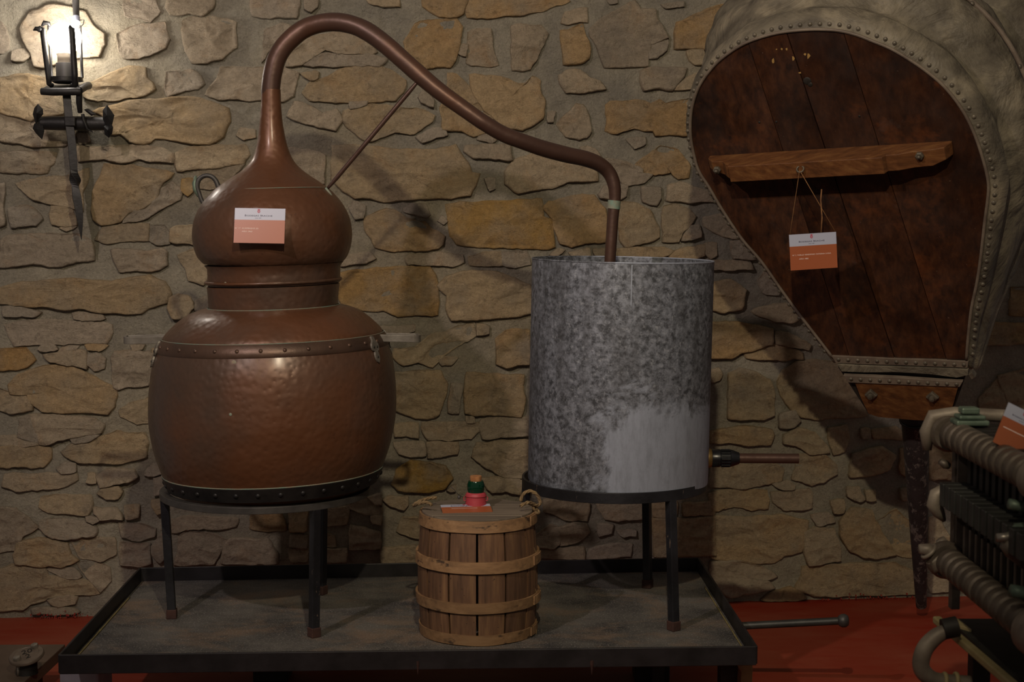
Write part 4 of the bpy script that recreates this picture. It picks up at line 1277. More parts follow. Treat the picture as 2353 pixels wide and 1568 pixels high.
# ------------------------------------------------------------------ exhibit cards
def card(label, TL, TR, BL, lines, band=0.335, group='exhibit cards', blur=True):
    TL, TR, BL = Vector(TL), Vector(TR), Vector(BL)
    xd = (TR - TL); w = xd.length; xd.normalize(); yd = (BL - TL); yd -= xd * yd.dot(xd); h = yd.length; yd.normalize(); up = -yd
    nz_ = xd.cross(up)                                     # towards the reader
    o = thing('exhibit_card', (TL + TR) / 2 + yd * h / 2, label, 'card', group)
    P = lambda x, y, z=0: TL + xd * x * w + yd * y * h + nz_ * z
    V, Fc = g_prism([P(0, 0), P(1, 0), P(1, band), P(0, band)], -nz_ * 0.0012); mk('white_band', V, Fc, M['white'], o)
    V, Fc = g_prism([P(0, band), P(1, band), P(1, 1), P(0, 1)], -nz_ * 0.0012); mk('orange_field', V, Fc, M['orange'], o)
    V, Fc = g_prism([P(-.008, -.03, -.0014), P(1.012, -.03, -.0014), P(1.012, 1.03, -.0014), P(-.008, 1.03, -.0014)], -nz_ * 0.0012); mk('plastic_sleeve', V, Fc, M['sleeve'], o)
    g = w / 0.115
    def T(nm, st, cap, x0, x1, y, m):                       # lettering fitted between x0 and x1 of the card's width
        o1 = text_mesh(nm, st, cap * w / 0.72, P(x0, y, 0.0003), xd, up, M[m], o, 'LEFT', 0.0001)
        xs_ = [v.co.dot(xd) for v in o1.data.vertices]; k_ = (x1 - x0) * w / (max(xs_) - min(xs_))
        C0 = o1.location + Vector(wl(o)); shift_ = []
        for v in o1.data.vertices:
            a_ = (v.co + C0 - P(x0, y)).dot(xd); b_ = (min(xs_) * 0)
            v.co += xd * (a_ * k_ - a_)
        return o1
    b_ = band * .70
    T('lettering', 'B', .036, .197, .230, b_, 'ink'); T('lettering', 'ODEGAS', .029, .240, .478, b_, 'ink')
    T('lettering', 'I', .036, .505, .516, b_, 'ink'); T('lettering', 'RACHE', .029, .528, .743, b_, 'ink')
    T('small_lettering', 'since 1891', .014, .405, .530, band * .86, 'ink')
    # red emblem: crown above a shield with a pale beast
    ex, ey = .475, .24 * band
    k = lambda a, b: P(ex + a * .066, ey + b * .062, 0.0003)
    V, Fc = g_prism([k(-.36, -.3), k(.36, -.3), k(.42, .25), k(.25, .75), k(0, .95), k(-.25, .75), k(-.42, .25)], nz_ * .0001); em = mk('emblem_shield', V, Fc, M['inkr'], o)
    V, Fc = g_prism([k(-.3, -.42), k(.3, -.42), k(.42, -1.0), k(.18, -.75), k(0, -1.15), k(-.18, -.75), k(-.42, -1.0)], nz_ * .0001); mk('emblem_crown', V, Fc, M['inkr'], o)
    k2 = lambda a, b: P(ex + a * .066, ey + b * .062, 0.0005)
    V, Fc = g_prism([k2(-.16, -.05), k2(.0, .12), k2(.18, -.1), k2(.12, .35), k2(.2, .62), k2(.02, .45), k2(-.14, .6), k2(-.06, .25)], nz_ * .0001); mk('emblem_beast', V, Fc, M['white'], em)
    for st, x0, x1, y in lines:
        if st: T('caption', st, .028, x0, x1, y, 'inkw')
        else:
            V, Fc = g_prism([P(x0, y, .0002), P(x1, y, .0002), P(x1, y + .018, .0002), P(x0, y + .018, .0002)], nz_ * .0001); mk('faded_caption', V, Fc, M['inkw'], o)
    return o

cy = SY - rr(181) - 0.004
card('exhibit card on the round head of the copper still, reading ALAMBIQUE', at(540, 478, cy), at(656, 480, cy), at(537, 558, cy - 0.018), [('Nº 17  ALAMBIQUE (3)', .012, .475, .60), ('AÑO 1860', .155, .36, .69)])
cz = zt + 0.004
TLc, TRc, BLc = at(1012, 1160, 0), at(1125, 1158, 0), at(1022, 1180, 0)
TLc = on_h(1012, 1161, cz + 0.007); TRc = on_h(1125, 1158, cz + 0.007); BLc = on_h(1022, 1179, cz)
card('exhibit card lying on the cask lid in front of the green bottle neck', TLc, TRc, BLc, [('', .2, .72, .5)], band=.3)

# ------------------------------------------------------------------ bellows
yaw, ln = math.radians(27), math.radians(27)
BN = Vector((math.cos(ln) * math.sin(yaw), math.cos(ln) * math.cos(yaw), math.sin(ln)))     # from the front board into the bellows
B0 = at(1915, 820, 4.0)
BUx = Vector((0, 0, 1)).cross(BN) * -1; BUx = BN.cross(Vector((0, 0, 1))).normalized()       # along the board
if BUx.x < 0: BUx = -BUx
BUy = BUx.cross(BN).normalized()
if BUy.z < 0: BUy = -BUy
def b2(px, py):
    p = on_plane(px, py, B0, BN) - B0
    return p.dot(BUx), p.dot(BUy)
def b3(u, v, out=0.0): return B0 + BUx * u + BUy * v - BN * out
OUT = [(1914, 819), (1881, 776), (1830, 710), (1791, 656), (1750, 598), (1706, 547), (1660, 478), (1630, 427), (1609, 394), (1598, 360), (1589, 310), (1590, 262), (1598, 225), (1612, 192), (1634, 161), (1654, 140), (1677, 122), (1702, 106), (1728, 94), (1765, 82), (1805, 74), (1853, 69.5), (1892, 69), (1930, 72), (1970, 82), (2006, 96), (2045, 112), (2083, 134), (2122, 160), (2159, 190), (2188, 222), (2212, 256), (2230, 290), (2245, 327), (2257, 365), (2266, 400), (2270, 430), (2267, 465), (2262, 502), (2256, 555), (2250, 606), (2242, 655), (2231, 706), (2224, 765), (2219, 826)]
O2 = [b2(*p) for p in OUT]
bel = thing('bellows', B0, 'huge pear-shaped wooden blacksmith bellows with leather sides hanging on the right', 'bellows')
# front board planks
s1 = (b2(1712, 75), b2(1955, 830)); s2 = (b2(1934, 60), b2(2176, 830)); s3 = (b2(1806, 70), b2(2058, 830))
def dirn(s): return (s[1][0] - s[0][0], s[1][1] - s[0][1])
def shift(s, d): return (s[0][0] + d, s[0][1])
rev = lambda d: (-d[0], -d[1])
g_ = 0.0009
pls = [clip_poly(O2, shift(s1[0:1] + s1[1:], -g_) if False else (s1[0][0] - g_, s1[0][1]), rev(dirn(s1))),
       clip_poly(clip_poly(O2, (s1[0][0] + g_, s1[0][1]), dirn(s1)), (s3[0][0] - g_, s3[0][1]), rev(dirn(s3))),
       clip_poly(clip_poly(O2, (s3[0][0] + g_, s3[0][1]), dirn(s3)), (s2[0][0] - g_, s2[0][1]), rev(dirn(s2))),
       clip_poly(O2, (s2[0][0] + g_, s2[0][1]), dirn(s2))]
for i, P in enumerate(pls):  # boards of the front
    if len(P) < 3: continue
    pr_ = (0.0, 0.0008, 0.0002, 0.0022)[i]
    V, Fc = g_prism([b3(u, v, pr_) for u, v in P], BN * 0.024)
    mk('plank', V, Fc, M['board'], bel, bevel=0.001)
# leather body: rings from the front board outline back to the rear board
cu = sum(p[0] for p in O2) / len(O2); cv = sum(p[1] for p in O2) / len(O2)
vmin, vmax = min(p[1] for p in O2), max(p[1] for p in O2)
def depth(v, k): return (0.05 + 0.56 * max(0, (v - vmin) / (vmax - vmin)) ** 0.9) * k
OS = spline(O2, 4)
nr = 29
folds = []
V, Fc = [], []; no = len(OS)
for r in range(nr):
    t = r / (nr - 1)
    fold = (1 - abs(math.cos(t * PI * 3)) ** 0.7) * 0.05                   # three pleats pulled in between the battens
    grow = 0.010 + 0.105 * math.sin(min(1, t * 1.3) * PI / 2)
    for i, (u, v) in enumerate(OS):
        du, dv_ = u - cu, v - cv; L = math.hypot(du, dv_) or 1
        op = max(0, (v - vmin) / (vmax - vmin)) ** 0.8
        wv = noise.noise(Vector((u * 7, v * 7, t * 5))) * 0.026 + noise.noise(Vector((u * 16, v * 16, t * 7))) * 0.016 + noise.noise(Vector((u * 34, v * 34, t * 12))) * 0.006
        sd = 0.42 + 0.58 * max(0.0, min(1.0, (du + 0.22) / 0.3))
        e = sd * (grow - fold * (0.35 + op)) * (0.25 + op) + wv * (op if 0 < r < nr - 1 else 0) * math.sin(PI * t) + 0.008
        bw = 0.020 * sd
        if r == 0: e = 0.003
        elif r == 1: e = 0.005 + bw
        else: e += bw
        V.append(b3(u + du / L * e, v + dv_ / L * e, 0.001 if r == 0 else (-0.004 if r == 1 else -depth(v, t) - 0.004)))
for r in range(nr - 1):
    for i in range(no):
        if i == no - 1: j = 0
        else: j = i + 1
        Fc.append((r * no + i, r * no + j, (r + 1) * no + j, (r + 1) * no + i))
mk('leather_side', V, Fc, M['leather'], bel, smooth=True)
BB = [V[(nr - 1) * no + i] for i in range(0, no, 4)]
# rear board
V, Fc = g_prism([p + BN * 0.004 for p in BB], BN * 0.02) if False else ([], [])
cen = sum(BB, Vector()) / len(BB); m_ = len(BB)
V = BB + [p + BN * 0.02 for p in BB] + [cen, cen + BN * 0.02]
Fc = [(i, (i + 1) % m_, 2 * m_) for i in range(m_)] + [(i + m_, (i + 1) % m_ + m_, 2 * m_ + 1) for i in range(m_)] + [(i, (i + 1) % m_, (i + 1) % m_ + m_, i + m_) for i in range(m_)]
mk('rear_board', V, Fc, M['board'], bel)
# leather edge strip with studs round the front
def offs(P, i, e, closed=False):
    a = P[max(0, i - 1)]; b = P[min(len(P) - 1, i + 1)]
    tx, ty = b[0] - a[0], b[1] - a[1]; L = math.hypot(tx, ty) or 1
    return P[i][0] - ty / L * e, P[i][1] + tx / L * e
sgn = 1
if offs(O2, 22, 0.01)[1] < O2[22][1]: sgn = -1
ed = [offs(OS, i, sgn * 0.004) for i in range(no)]
for rad, e, o_ in ((0.0040, 0.002, 0.001),):
    pts = [b3(*offs(OS, i, sgn * e), o_ + 0.001) for i in range(no)]
    V, Fc = g_tube(pts, rad, 8); mk('edge_cord', V, Fc, M['leatherd'], bel, smooth=True)
acc = 0; stp = 0.0205; k_ = 0; first = None
OF = spline(O2, 14)
for i in range(1, len(OF)):
    acc += math.dist(OF[i], OF[i - 1])
    if acc >= stp:
        acc = 0
        sd_ = 0.42 + 0.58 * max(0.0, min(1.0, (OF[i][0] - cu + 0.22) / 0.3)); q = offs(OF, i, sgn * (0.006 + 0.010 * sd_)); c = b3(q[0], q[1], -0.002)
        nd = (b3(*offs(OF, i, sgn * 0.03), 0) - b3(*OF[i], 0)).normalized()
        dd = (nd * .15 - BN).normalized()
        if first is None:
            V, Fc = g_dome(c, dd, 0.0056, 0.0034, 8); first = mk('stud', V, Fc, M['stud'], bel, smooth=True, origin=c); d0 = dd
        else:
            o = first.copy(); C.objects.link(o); o.location = c - wl(bel); o.rotation_mode = 'QUATERNION'; o.rotation_quaternion = d0.rotation_difference(dd)
# wooden battens of the pleats seen at the top right
for t, e in ((0.34, .006), (0.68, .010)):
    r = int(round(t * (nr - 1)))
    pts = []
    for i in range(int(no * .40), int(no * .80), 2):
        u, v = OS[i]; du, dv_ = u - cu, v - cv; L = math.hypot(du, dv_); op = max(0, (v - vmin) / (vmax - vmin)) ** .8
        ee = (0.010 + 0.105 * math.sin(min(1, t * 1.3) * PI / 2)) * (0.25 + op) + 0.032
        pts.append(b3(u + du / L * ee, v + dv_ / L * ee, -depth(v, t)))
    V, Fc = g_tube(pts, 0.006, 8); mk('batten', V, Fc, M['leatherd'], bel, smooth=True)
    for i in range(3, len(pts) - 2, 6):
        V, Fc = g_dome(pts[i] - BN * .004, (pts[i] - b3(cu, cv, 0)).normalized() - BN * .6, 0.0065, 0.004, 10); mk('tack', V, Fc, M['stud'], bel, smooth=True)
# bands across the nose
def quadb(name, pxs, th, out, mat, bev=0.0015, parent=bel, label=None):
    V, Fc = g_prism([b3(*b2(*p), out) for p in pxs], BN * th); return mk(name, V, Fc, M[mat], parent, bevel=bev, label=label)
quadb('leather_band', [(1912, 816), (1990, 819), (2070, 823), (2150, 825), (2226, 829), (2224, 843), (2150, 840), (2070, 837), (1990, 835), (1922, 832)], 0.010, 0.006, 'leatherd')
quadb('leather_band', [(1926, 834), (2000, 838), (2080, 840), (2160, 843), (2226, 846), (2226, 858), (2200, 864), (2140, 856), (2060, 851), (1990, 852), (1936, 850)], 0.010, 0.009, 'leather')
quadb('nose_backing', [(1924, 845), (2222, 856), (2180, 975), (1996, 955)], 0.06, -0.004, 'dark')
quadb('leather_band', [(1940, 858), (2000, 860), (2080, 864), (2150, 869), (2214, 872), (2207, 884), (2150, 882), (2080, 879), (2000, 876), (1952, 874)], 0.012, 0.012, 'leatherd')
for y0, y1, xa, xb, n_ in ((824, 836, 1928, 2216, 14), (866, 878, 1958, 2200, 12)):
    for i in range(n_):
        t = i / (n_ - 1); c = b3(*b2(xa + (xb - xa) * t, y0 + (y1 - y0) * t), 0.006 if y0 < 850 else 0.012)
        o = first.copy(); C.objects.link(o); o.location = c - wl(bel); o.rotation_mode = 'QUATERNION'; o.rotation_quaternion = d0.rotation_difference(-BN)
nb = quadb('nose_board', [(1966, 876), (2080, 880), (2203, 885), (2192, 925), (2178, 965), (2100, 962), (2020, 955), (1997, 947), (1980, 912)], 0.02, 0.008, 'oak', 0.002)
def sqbolt(px, py, out, size=0.024):
    c = b3(*b2(px, py), out)
    V, Fc = g_lathe([(0.0, 0.0), (size * .72, 0.0), (size * .70, size * .35), (size * .55, size * .42), (0, size * .42)], c, -BN, 4); bb = mk('bolt', V, Fc, M['stud'], bel, bevel=0.001)
    V, Fc = g_lathe([(0.0, size * .3), (size * .32, size * .3), (size * .28, size * .75), (0, size * .82)], c, -BN, 10); mk('bolt_end', V, Fc, M['stud'], bb, smooth=True, sharp=50)
sqbolt(2004, 902, 0.008); sqbolt(2145, 907, 0.008)
# crossbar
def bb2(px, py): return b2(px, py)
TP = 0.072
a_ = on_plane
barT = [(1627, 374), (1633, 366), (1645, 357), (1800, 350), (1960, 340), (2100, 330), (2188, 323)]
# plan of the top face: its rear edge lies on the board, the front edge stands out by TP
rearL = [b2(*p) for p in barT]
u0, v0 = b2(1645, 357); u1, v1 = b2(2188, 323)
ud = Vector((u1 - u0, v1 - v0)); Lb = ud.length; ud.normalize(); vd = Vector((-ud.y, ud.x))
def bar(s, h, out): q = Vector((u0, v0)) + ud * s - vd * h; return b3(q.x, q.y, out)
hb = 0.043
prof = [(-0.016, 0.0, .016), (0.0, 0.0, .036), (0.03, 0.0, .040), (0.042, 0.0, .056), (0.052, 0.0, .058), (0.0535, 0.0, TP), (Lb * .735, 0.0, TP), (Lb * .745, 0, TP), (Lb * .757, 0.0, TP - .012), (Lb * .80, 0.0, TP - .012), (Lb * .86, 0.0, TP - .024), (Lb * .93, 0.0, TP - .028), (Lb * .98, 0, TP - .036), (Lb, 0.0, .008)]
V, Fc = [], []
for s, _, o_ in prof:
    he = hb if (0.05 < s < Lb * .75) else hb * (0.86 if s < .05 else 0.98)
    if s <= 0: he = hb * .6
    if s > Lb * .97: he = hb * .75
    V += [bar(s, 0, 0), bar(s, 0.0, o_), bar(s, he, o_), bar(s, he, 0)]
for i in range(len(prof) - 1):
    for k in range(4): Fc.append((i * 4 + k, i * 4 + (k + 1) % 4, i * 4 + 4 + (k + 1) % 4, i * 4 + 4 + k))
Fc += [(0, 1, 2, 3), tuple(len(V) - 4 + k for k in range(4))]
mk('crossbar', V, Fc, M['oak'], bel, bevel=0.0015, label='lighter worn oak crossbar')
def barbolt(s, h, out):
    c = bar(s, h, out); V, Fc = g_lathe([(0, 0), (.0105, 0), (.0105, .007), (0.008, .009), (0, .009)], c, -BN, 6); q = mk('bolt', V, Fc, M['stud'], bel, bevel=.0008)
    V, Fc = g_lathe([(0, .008), (.005, .008), (.0045, .014), (0, .015)], c, -BN, 8); mk('bolt_end', V, Fc, M['stud'], q, smooth=True)
barbolt(0.012, 0.022, 0.038); barbolt(Lb * .885, 0.012, TP - .026)
nail = bar(Lb * .405, 0.016, TP)
V, Fc = g_ring(nail - BN * .004, (BUy - BN * .8).normalized(), 0.0085, 0.0022, 18, 6); mk('ring_nail', V, Fc, M['stud'], bel, smooth=True)
# remnants of a pasted label, a knot hole
for px, py, w_, h_ in ((1797, 112, 5, 5), (1808, 113, 6, 6), (1823, 134, 6, 11), (1777, 140, 7, 14), (1858, 128, 9, 14), (1838, 167, 8, 4), (1850, 124, 5, 6), (1785, 113, 5, 3)):
    q = [b2(px + w_ * .5 * math.cos(t) * random.uniform(.6, 1.3), py + h_ * .5 * math.sin(t) * random.uniform(.6, 1.3)) for t in (0, 1, 2, 3, 4, 5.2)]
    V, Fc = g_prism([b3(u, v, 0.0016) for u, v in q], BN * 0.001); mk('label_scrap', V, Fc, M['gold'], bel)
for px, py, r in ((1855, 186, .010), (1862, 194, .006), (1745, 281, .003), (1784, 280, .003), (1975, 267, .003)):
    V, Fc = g_dome(b3(*b2(px, py), 0.0008), -BN, r, .0012, 10); mk('knot', V, Fc, M['dark'], bel, smooth=True)
# iron nozzle
tipz = 0.035
nt = at(2117, 1393, 4.42); nt0 = at(2103, 962, 4.12)
V, Fc = g_tube([nt0 + Vector((0, 0, .03)), nt0, nt0.lerp(nt, .03), nt0.lerp(nt, .5), nt], [0.034, 0.040, 0.037, 0.027, 0.0155], 24)
M['nozzle'] = None
n = N('pitted_iron_nozzle')
c = n.ramp(n.noise(9, 4), [(.4, lin('2a2627')), (.6, lin('383233'))])
c = n.mix(n.ramp(n.noise(38, 6, .75, stretch=(1, 1, .6)), [(.54, 0.0), (.6, .8)]), c, lin('6e6662')); n.col(c); n.bump(n.noise(50, 5), .5, .004); M['nozzle'] = n.set(.6, .3)
mk('nozzle', V, Fc, M['nozzle'], bel, smooth=True, sharp=50)
V, Fc = g_ring(nt0 + Vector((0, 0, -.004)), (nt - nt0), 0.038, 0.005, 28, 8); mk('nozzle_collar', V, Fc, M['iron'], bel, smooth=True)
cb = quadb('hook', [(2228, 852), (2236, 846), (2245, 858), (2236, 864)], 0.02, 0.02, 'stud')
# card hanging from the ring nail
cy = nail.y - 0.006
hang = card('exhibit card hanging on cords from the crossbar of the bellows', at(1813, 540, cy), at(1921, 533, cy), at(1818, 622, cy), [('Nº 2  FUELLE VENDIMIAR CISTERNA LONA', .05, .87, .60), ('AÑO 1882', .19, .39, .71)])
nl = nail - BN * 0.01
for q, w_ in (((1815, 541), .0007), ((1920, 534), .0009)):
    V, Fc = g_tube([nl, nl.lerp(at(q[0], q[1], cy), .5), at(q[0], q[1], cy + .001)], w_, 6); mk('cord', V, Fc, M['cord'], hang, smooth=True)
V, Fc = g_tube([at(1888, 435, cy), at(1886, 460, cy), at(1889, 500, cy), at(1887, 534, cy + .002)], .0018, 6); mk('cord_end', V, Fc, M['cord'], hang, smooth=True)

# ------------------------------------------------------------------ wall torch
TY = 4.34
tc0 = at(148, 88, TY)
torch = thing('wall_torch', tc0, 'black wrought iron wall torch holding a glowing round bulb', 'wall lamp')
q = TY / F
def tp(x, y, dy=0.0): return at(x, y, TY + dy)
def zt_(py): return at(148, py, TY).z
bxx = tc0.x
V, Fc = g_lathe([(max(0, r) * q, zt_(y)) for r, y in spline([(0.0, 51.5), (16.0, 54), (28.0, 62), (36.0, 75), (37.5, 89), (34.0, 103), (26.0, 115), (19.5, 123)], 4)], (bxx, TY, 0), seg=40); mk('bulb', V, Fc, M['bulb'], torch, smooth=True)
V, Fc = g_lathe([(19.5 * q, zt_(123)), (17 * q, zt_(130)), (16 * q, zt_(146)), (0, zt_(146))], (bxx, TY, 0), seg=32); mk('bulb_neck', V, Fc, M['bulbneck'], torch, smooth=True)
V, Fc = g_lathe([(0, zt_(145)), (20 * q, zt_(145)), (20.5 * q, zt_(147)), (20.5 * q, zt_(183)), (0, zt_(183))], (bxx, TY, 0), seg=32); mk('socket', V, Fc, M['cable'], torch, smooth=True, sharp=40)
V, Fc = g_lathe([(36 * q, zt_(187)), (38.5 * q, zt_(187)), (38.5 * q, zt_(178)), (36 * q, zt_(178))], (bxx, TY, 0), seg=40, close=True); mk('cage_ring', V, Fc, M['iron'], torch, smooth=True, sharp=40)
V, Fc = g_lathe([(0, zt_(193)), (24 * q, zt_(192)), (30 * q, zt_(188)), (0, zt_(187))], (bxx, TY, 0), seg=32); mk('drip_pan', V, Fc, M['iron'], torch, smooth=True)
bars = [((97, 66), (113, 193), -.034, 6.2), ((164, 64), (173, 195), -.040, 7.4), ((112, 60), (119, 178), .034, 3.2), ((184, 62), (189, 178), .030, 3.2)]
for (xa, ya), (xb, yb), dy, w_ in bars:
    hook = [tp(xa - 9, ya + 3, dy * 1.2), tp(xa - 4, ya - 1, dy)] if xa < 110 else [tp(xa + 2, ya - 2, dy)]
    pts = [tp(xa + (xb - xa) * t, ya + (yb - ya) * t, dy) for t in (0, .2, .4, .6, .8, 1)] + [tp(xb + (6 if xb < 150 else -6), yb + 3, dy * .7)]
    V, Fc = g_tube(hook + pts, [w_ * q] * (len(hook) + len(pts)), 10); mk('cage_bar', V, Fc, M['iron'], torch, smooth=True)
V, Fc = g_tube([tp(76, 70, -.045), tp(82, 66, -.043), tp(92, 67, -.04), tp(96, 70, -.036)], [.0012, .0062, .0072, .003], 10); mk('curled_tip', V, Fc, M['iron'], torch, smooth=True)
V, Fc = g_tube([tp(96, 60, .03), tp(102, 52, .03), tp(112, 54, .03), tp(116, 62, .034)], [.003, .007, .006, .003], 10); mk('curled_tip', V, Fc, M['iron'], torch, smooth=True)
# platform: folded iron plate
def tube_px(name, P, rs, mat='iron', seg=12, flat=1.0, parent=torch):
    V, Fc = g_tube([tp(*p) for p in P], [r * q for r in rs], seg, flat=flat); return mk(name, V, Fc, M[mat], parent, smooth=True, sharp=60)
tube_px('rolled_edge', [(95, 210, -.05), (120, 211, -.052), (180, 210, -.052), (184, 210, -.05)], [8, 9, 9, 8])
tube_px('rolled_edge', [(183, 208, -.045), (196, 199, .0), (203, 197, .05)], [8, 8.5, 9])
V, Fc = g_prism([tp(98, 203, -.05), tp(182, 203, -.05), tp(200, 194, .05), tp(112, 194, .05)], (0, 0, -.003)); mk('shelf_plate', V, Fc, M['iron'], torch)
tube_px('rolled_edge', [(182, 212, -.04), (182, 235, -.035), (184, 258, -.02)], [7, 7, 5.5])
# stem: square bar that twists to a point
stem = [(153, 216, 10.5), (156, 250, 10.5), (160, 290, 11), (165, 330, 10.8), (168, 370, 10.5), (170, 398, 9.5), (173, 415, 11), (173, 428, 9), (176, 450, 11.5), (181, 480, 10.5), (184, 510, 7.5), (186, 535, 3.5), (187, 551, .8)]
V, Fc = [], []
SS = spline(stem, 3)
for i, (x, y, r) in enumerate(SS):
    tw = 0.0 if y < 395 else min(1, (y - 395) / 35) * PI / 2
    c = tp(x, y, -.02 + .0 * y)
    for k in range(4):
        a = PI / 4 + k * PI / 2 + tw + (0.25)
        V.append(c + Vector((math.cos(a), math.sin(a) * .8, 0)) * r * q * 1.2)
for i in range(len(SS) - 1):
    for k in range(4): Fc.append((i * 4 + k, i * 4 + (k + 1) % 4, i * 4 + 4 + (k + 1) % 4, i * 4 + 4 + k))
Fc += [(0, 1, 2, 3), tuple(len(V) - 4 + k for k in range(4))]
mk('spike', V, Fc, M['iron'], torch, bevel=.0008)
tube_px('cross_arm', [(92, 283, .0), (130, 283, .0), (200, 284, .0), (250, 284, .0)], [15, 16, 16.5, 15], 'iron', 20)
V, Fc = g_prism([tp(146, 268, -.036), tp(172, 268, -.036), tp(172, 290, -.036), tp(148, 290, -.036)], (0, .06, 0)); mk('clasp', V, Fc, M['iron'], torch, bevel=.003)
for pts in ([(87, 242), (96, 252), (97, 262), (88, 272), (84, 286), (77, 262), (80, 250)], [(84, 284), (97, 290), (99, 300), (95, 317), (84, 306), (77, 296), (80, 286)],
            [(246, 245), (254, 256), (260, 265), (256, 283), (244, 286), (238, 272), (238, 255)], [(254, 285), (258, 294), (256, 306), (250, 314), (242, 308), (240, 292)]):
    mx_, my_ = sum(p[0] for p in pts) / len(pts), sum(p[1] for p in pts) / len(pts)
    P2 = [tp(mx_ + (x - mx_) * 1.18, my_ + (y - my_) * 1.18, -.03) for x, y in pts]
    m_ = len(P2); cc_ = sum(P2, Vector()) / m_
    V = P2 + [cc_ + Vector((0, -.012, 0))] + [p + Vector((0, .004, 0)) for p in P2] + [cc_ + Vector((0, -.006, 0))]
    Fc = [(i, (i + 1) % m_, m_) for i in range(m_)] + [(i + m_ + 1, (i + 1) % m_ + m_ + 1, 2 * m_ + 1) for i in range(m_)] + [(i, (i + 1) % m_, (i + 1) % m_ + m_ + 1, i + m_ + 1) for i in range(m_)]
    mk('leaf_tip', V, Fc, M['iron'], torch)
tube_px('leaf_twist', [(194, 252, -.03), (202, 254, -.03), (212, 262, -.03), (220, 262, -.03)], [1, 5, 5, 1.5], seg=8)
tube_px('leaf_twist', [(190, 262, -.035), (192, 275, -.035), (200, 296, -.03), (214, 304, -.025)], [4, 4, 3, 1], seg=8)
# cable
V, Fc = g_tube([tp(174, -60, .08), tp(174, 0, .07), tp(175, 35, .06), tp(176, 44, .04)], [8 * q, 8 * q, 7.5 * q, 6 * q], 14); mk('conduit', V, Fc, M['cable'], torch, smooth=True)
V, Fc = g_tube([tp(175, 40, .04), tp(175, 52, .03)], 9 * q, 14); mk('grommet', V, Fc, M['white'], torch, smooth=True, sharp=50)
V, Fc = g_tube([tp(184, 46, .04), tp(193, 46, .03), tp(191, 56, .02), tp(180, 66, .0)], .0013, 6); mk('thin_wire', V, Fc, M['cable'], torch, smooth=True)
# wall bracket behind the cross arm
e1 = tp(165, 284, 0.0); V, Fc = g_beam(e1, e1 + Vector((0, .22, 0)), .03, .03); mk('wall_bracket', V, Fc, M['iron'], torch)

# ------------------------------------------------------------------ plate filter press, right edge
fx0, yA, yB = 0.835, 2.92, 2.40
fp = thing('filter_press', (fx0 + .15, (yA + yB) / 2, 0), 'old plate filter press with rows of round lugs at the right edge', 'press')
zU, zL, zM = 0.782, 0.532, 0.668
NP = 13
pitch = (yA - yB) / (NP + 1)
plate0 = None
for k in range(NP):
    y = yA - pitch * (k + 1)
    if plate0 is None:
        V, Fc = join([g_box((fx0 + .19, y, (zU + zL) / 2), (0.30, pitch * .55, 0.27)), g_box((fx0 + .05, y, zU + .003), (.08, pitch * .6, .035)), g_box((fx0 + .05, y, zL), (.08, pitch * .6, .035))])
        plate0 = mk('filter_plate', V, Fc, M['dark'], fp); tag(plate0, kind=None)
        cyl = [(0.0, -pitch * .5), (.024, -pitch * .5), (.0285, -pitch * .38), (.0285, pitch * .24), (.0255, pitch * .36), (0.0, pitch * .36)]
        V, Fc = g_lathe(cyl, (fx0 + .012, y, zU), (0, 1, 0), 20); mk('lug', V, Fc, M['castd'], plate0, smooth=True, sharp=40)
        V, Fc = g_lathe(cyl, (fx0 + .012, y, zL), (0, 1, 0), 20); mk('lug', V, Fc, M['castd'], plate0, smooth=True, sharp=40)
        V, Fc = g_box((fx0 + .015, y, zM), (0.055, pitch * .62, 0.045)); mk('side_rib', V, Fc, M['darkgrey'], plate0, bevel=.002)
        V, Fc = g_box((fx0 + .05, y, zL + .045), (0.035, pitch * .25, 0.06)); mk('web', V, Fc, M['castd'], plate0, bevel=.002)
        y00 = y
    else:
        c = plate0.copy(); C.objects.link(c); c.parent = fp; c.location = plate0.location + Vector((0, y - y00, 0))
        for ch in list(plate0.children):
            d = ch.copy(); C.objects.link(d); d.parent = c
def endplate(y, th, s):
    parts = [g_box((fx0 + .17, y, (zU + zL) / 2), (.30, th, .30))]
    for z in (zU, zL): parts.append(g_lathe([(0, -th / 2), (.036, -th / 2), (.041, 0), (.036, th / 2), (0, th / 2)], (fx0 + .012, y, z), (0, 1, 0), 24))
    V, Fc = join(parts); return mk('end_plate', V, Fc, M['cast'], fp, smooth=True, sharp=35, bevel=.003, label='pale worn cast end plate')
V, Fc = join([g_lathe([(0, -.016), (.032, -.016), (.037, -.006), (.037, .006), (.032, .016), (0, .016)], (fx0 + .01, yA, z), (0, 1, 0), 24) for z in (zU, zL)] + [g_box((fx0 + .17, yA + .01, (zU + zL) / 2), (.28, .02, .28))]); mk('end_plate', V, Fc, M['castd'], fp, smooth=True, sharp=35)
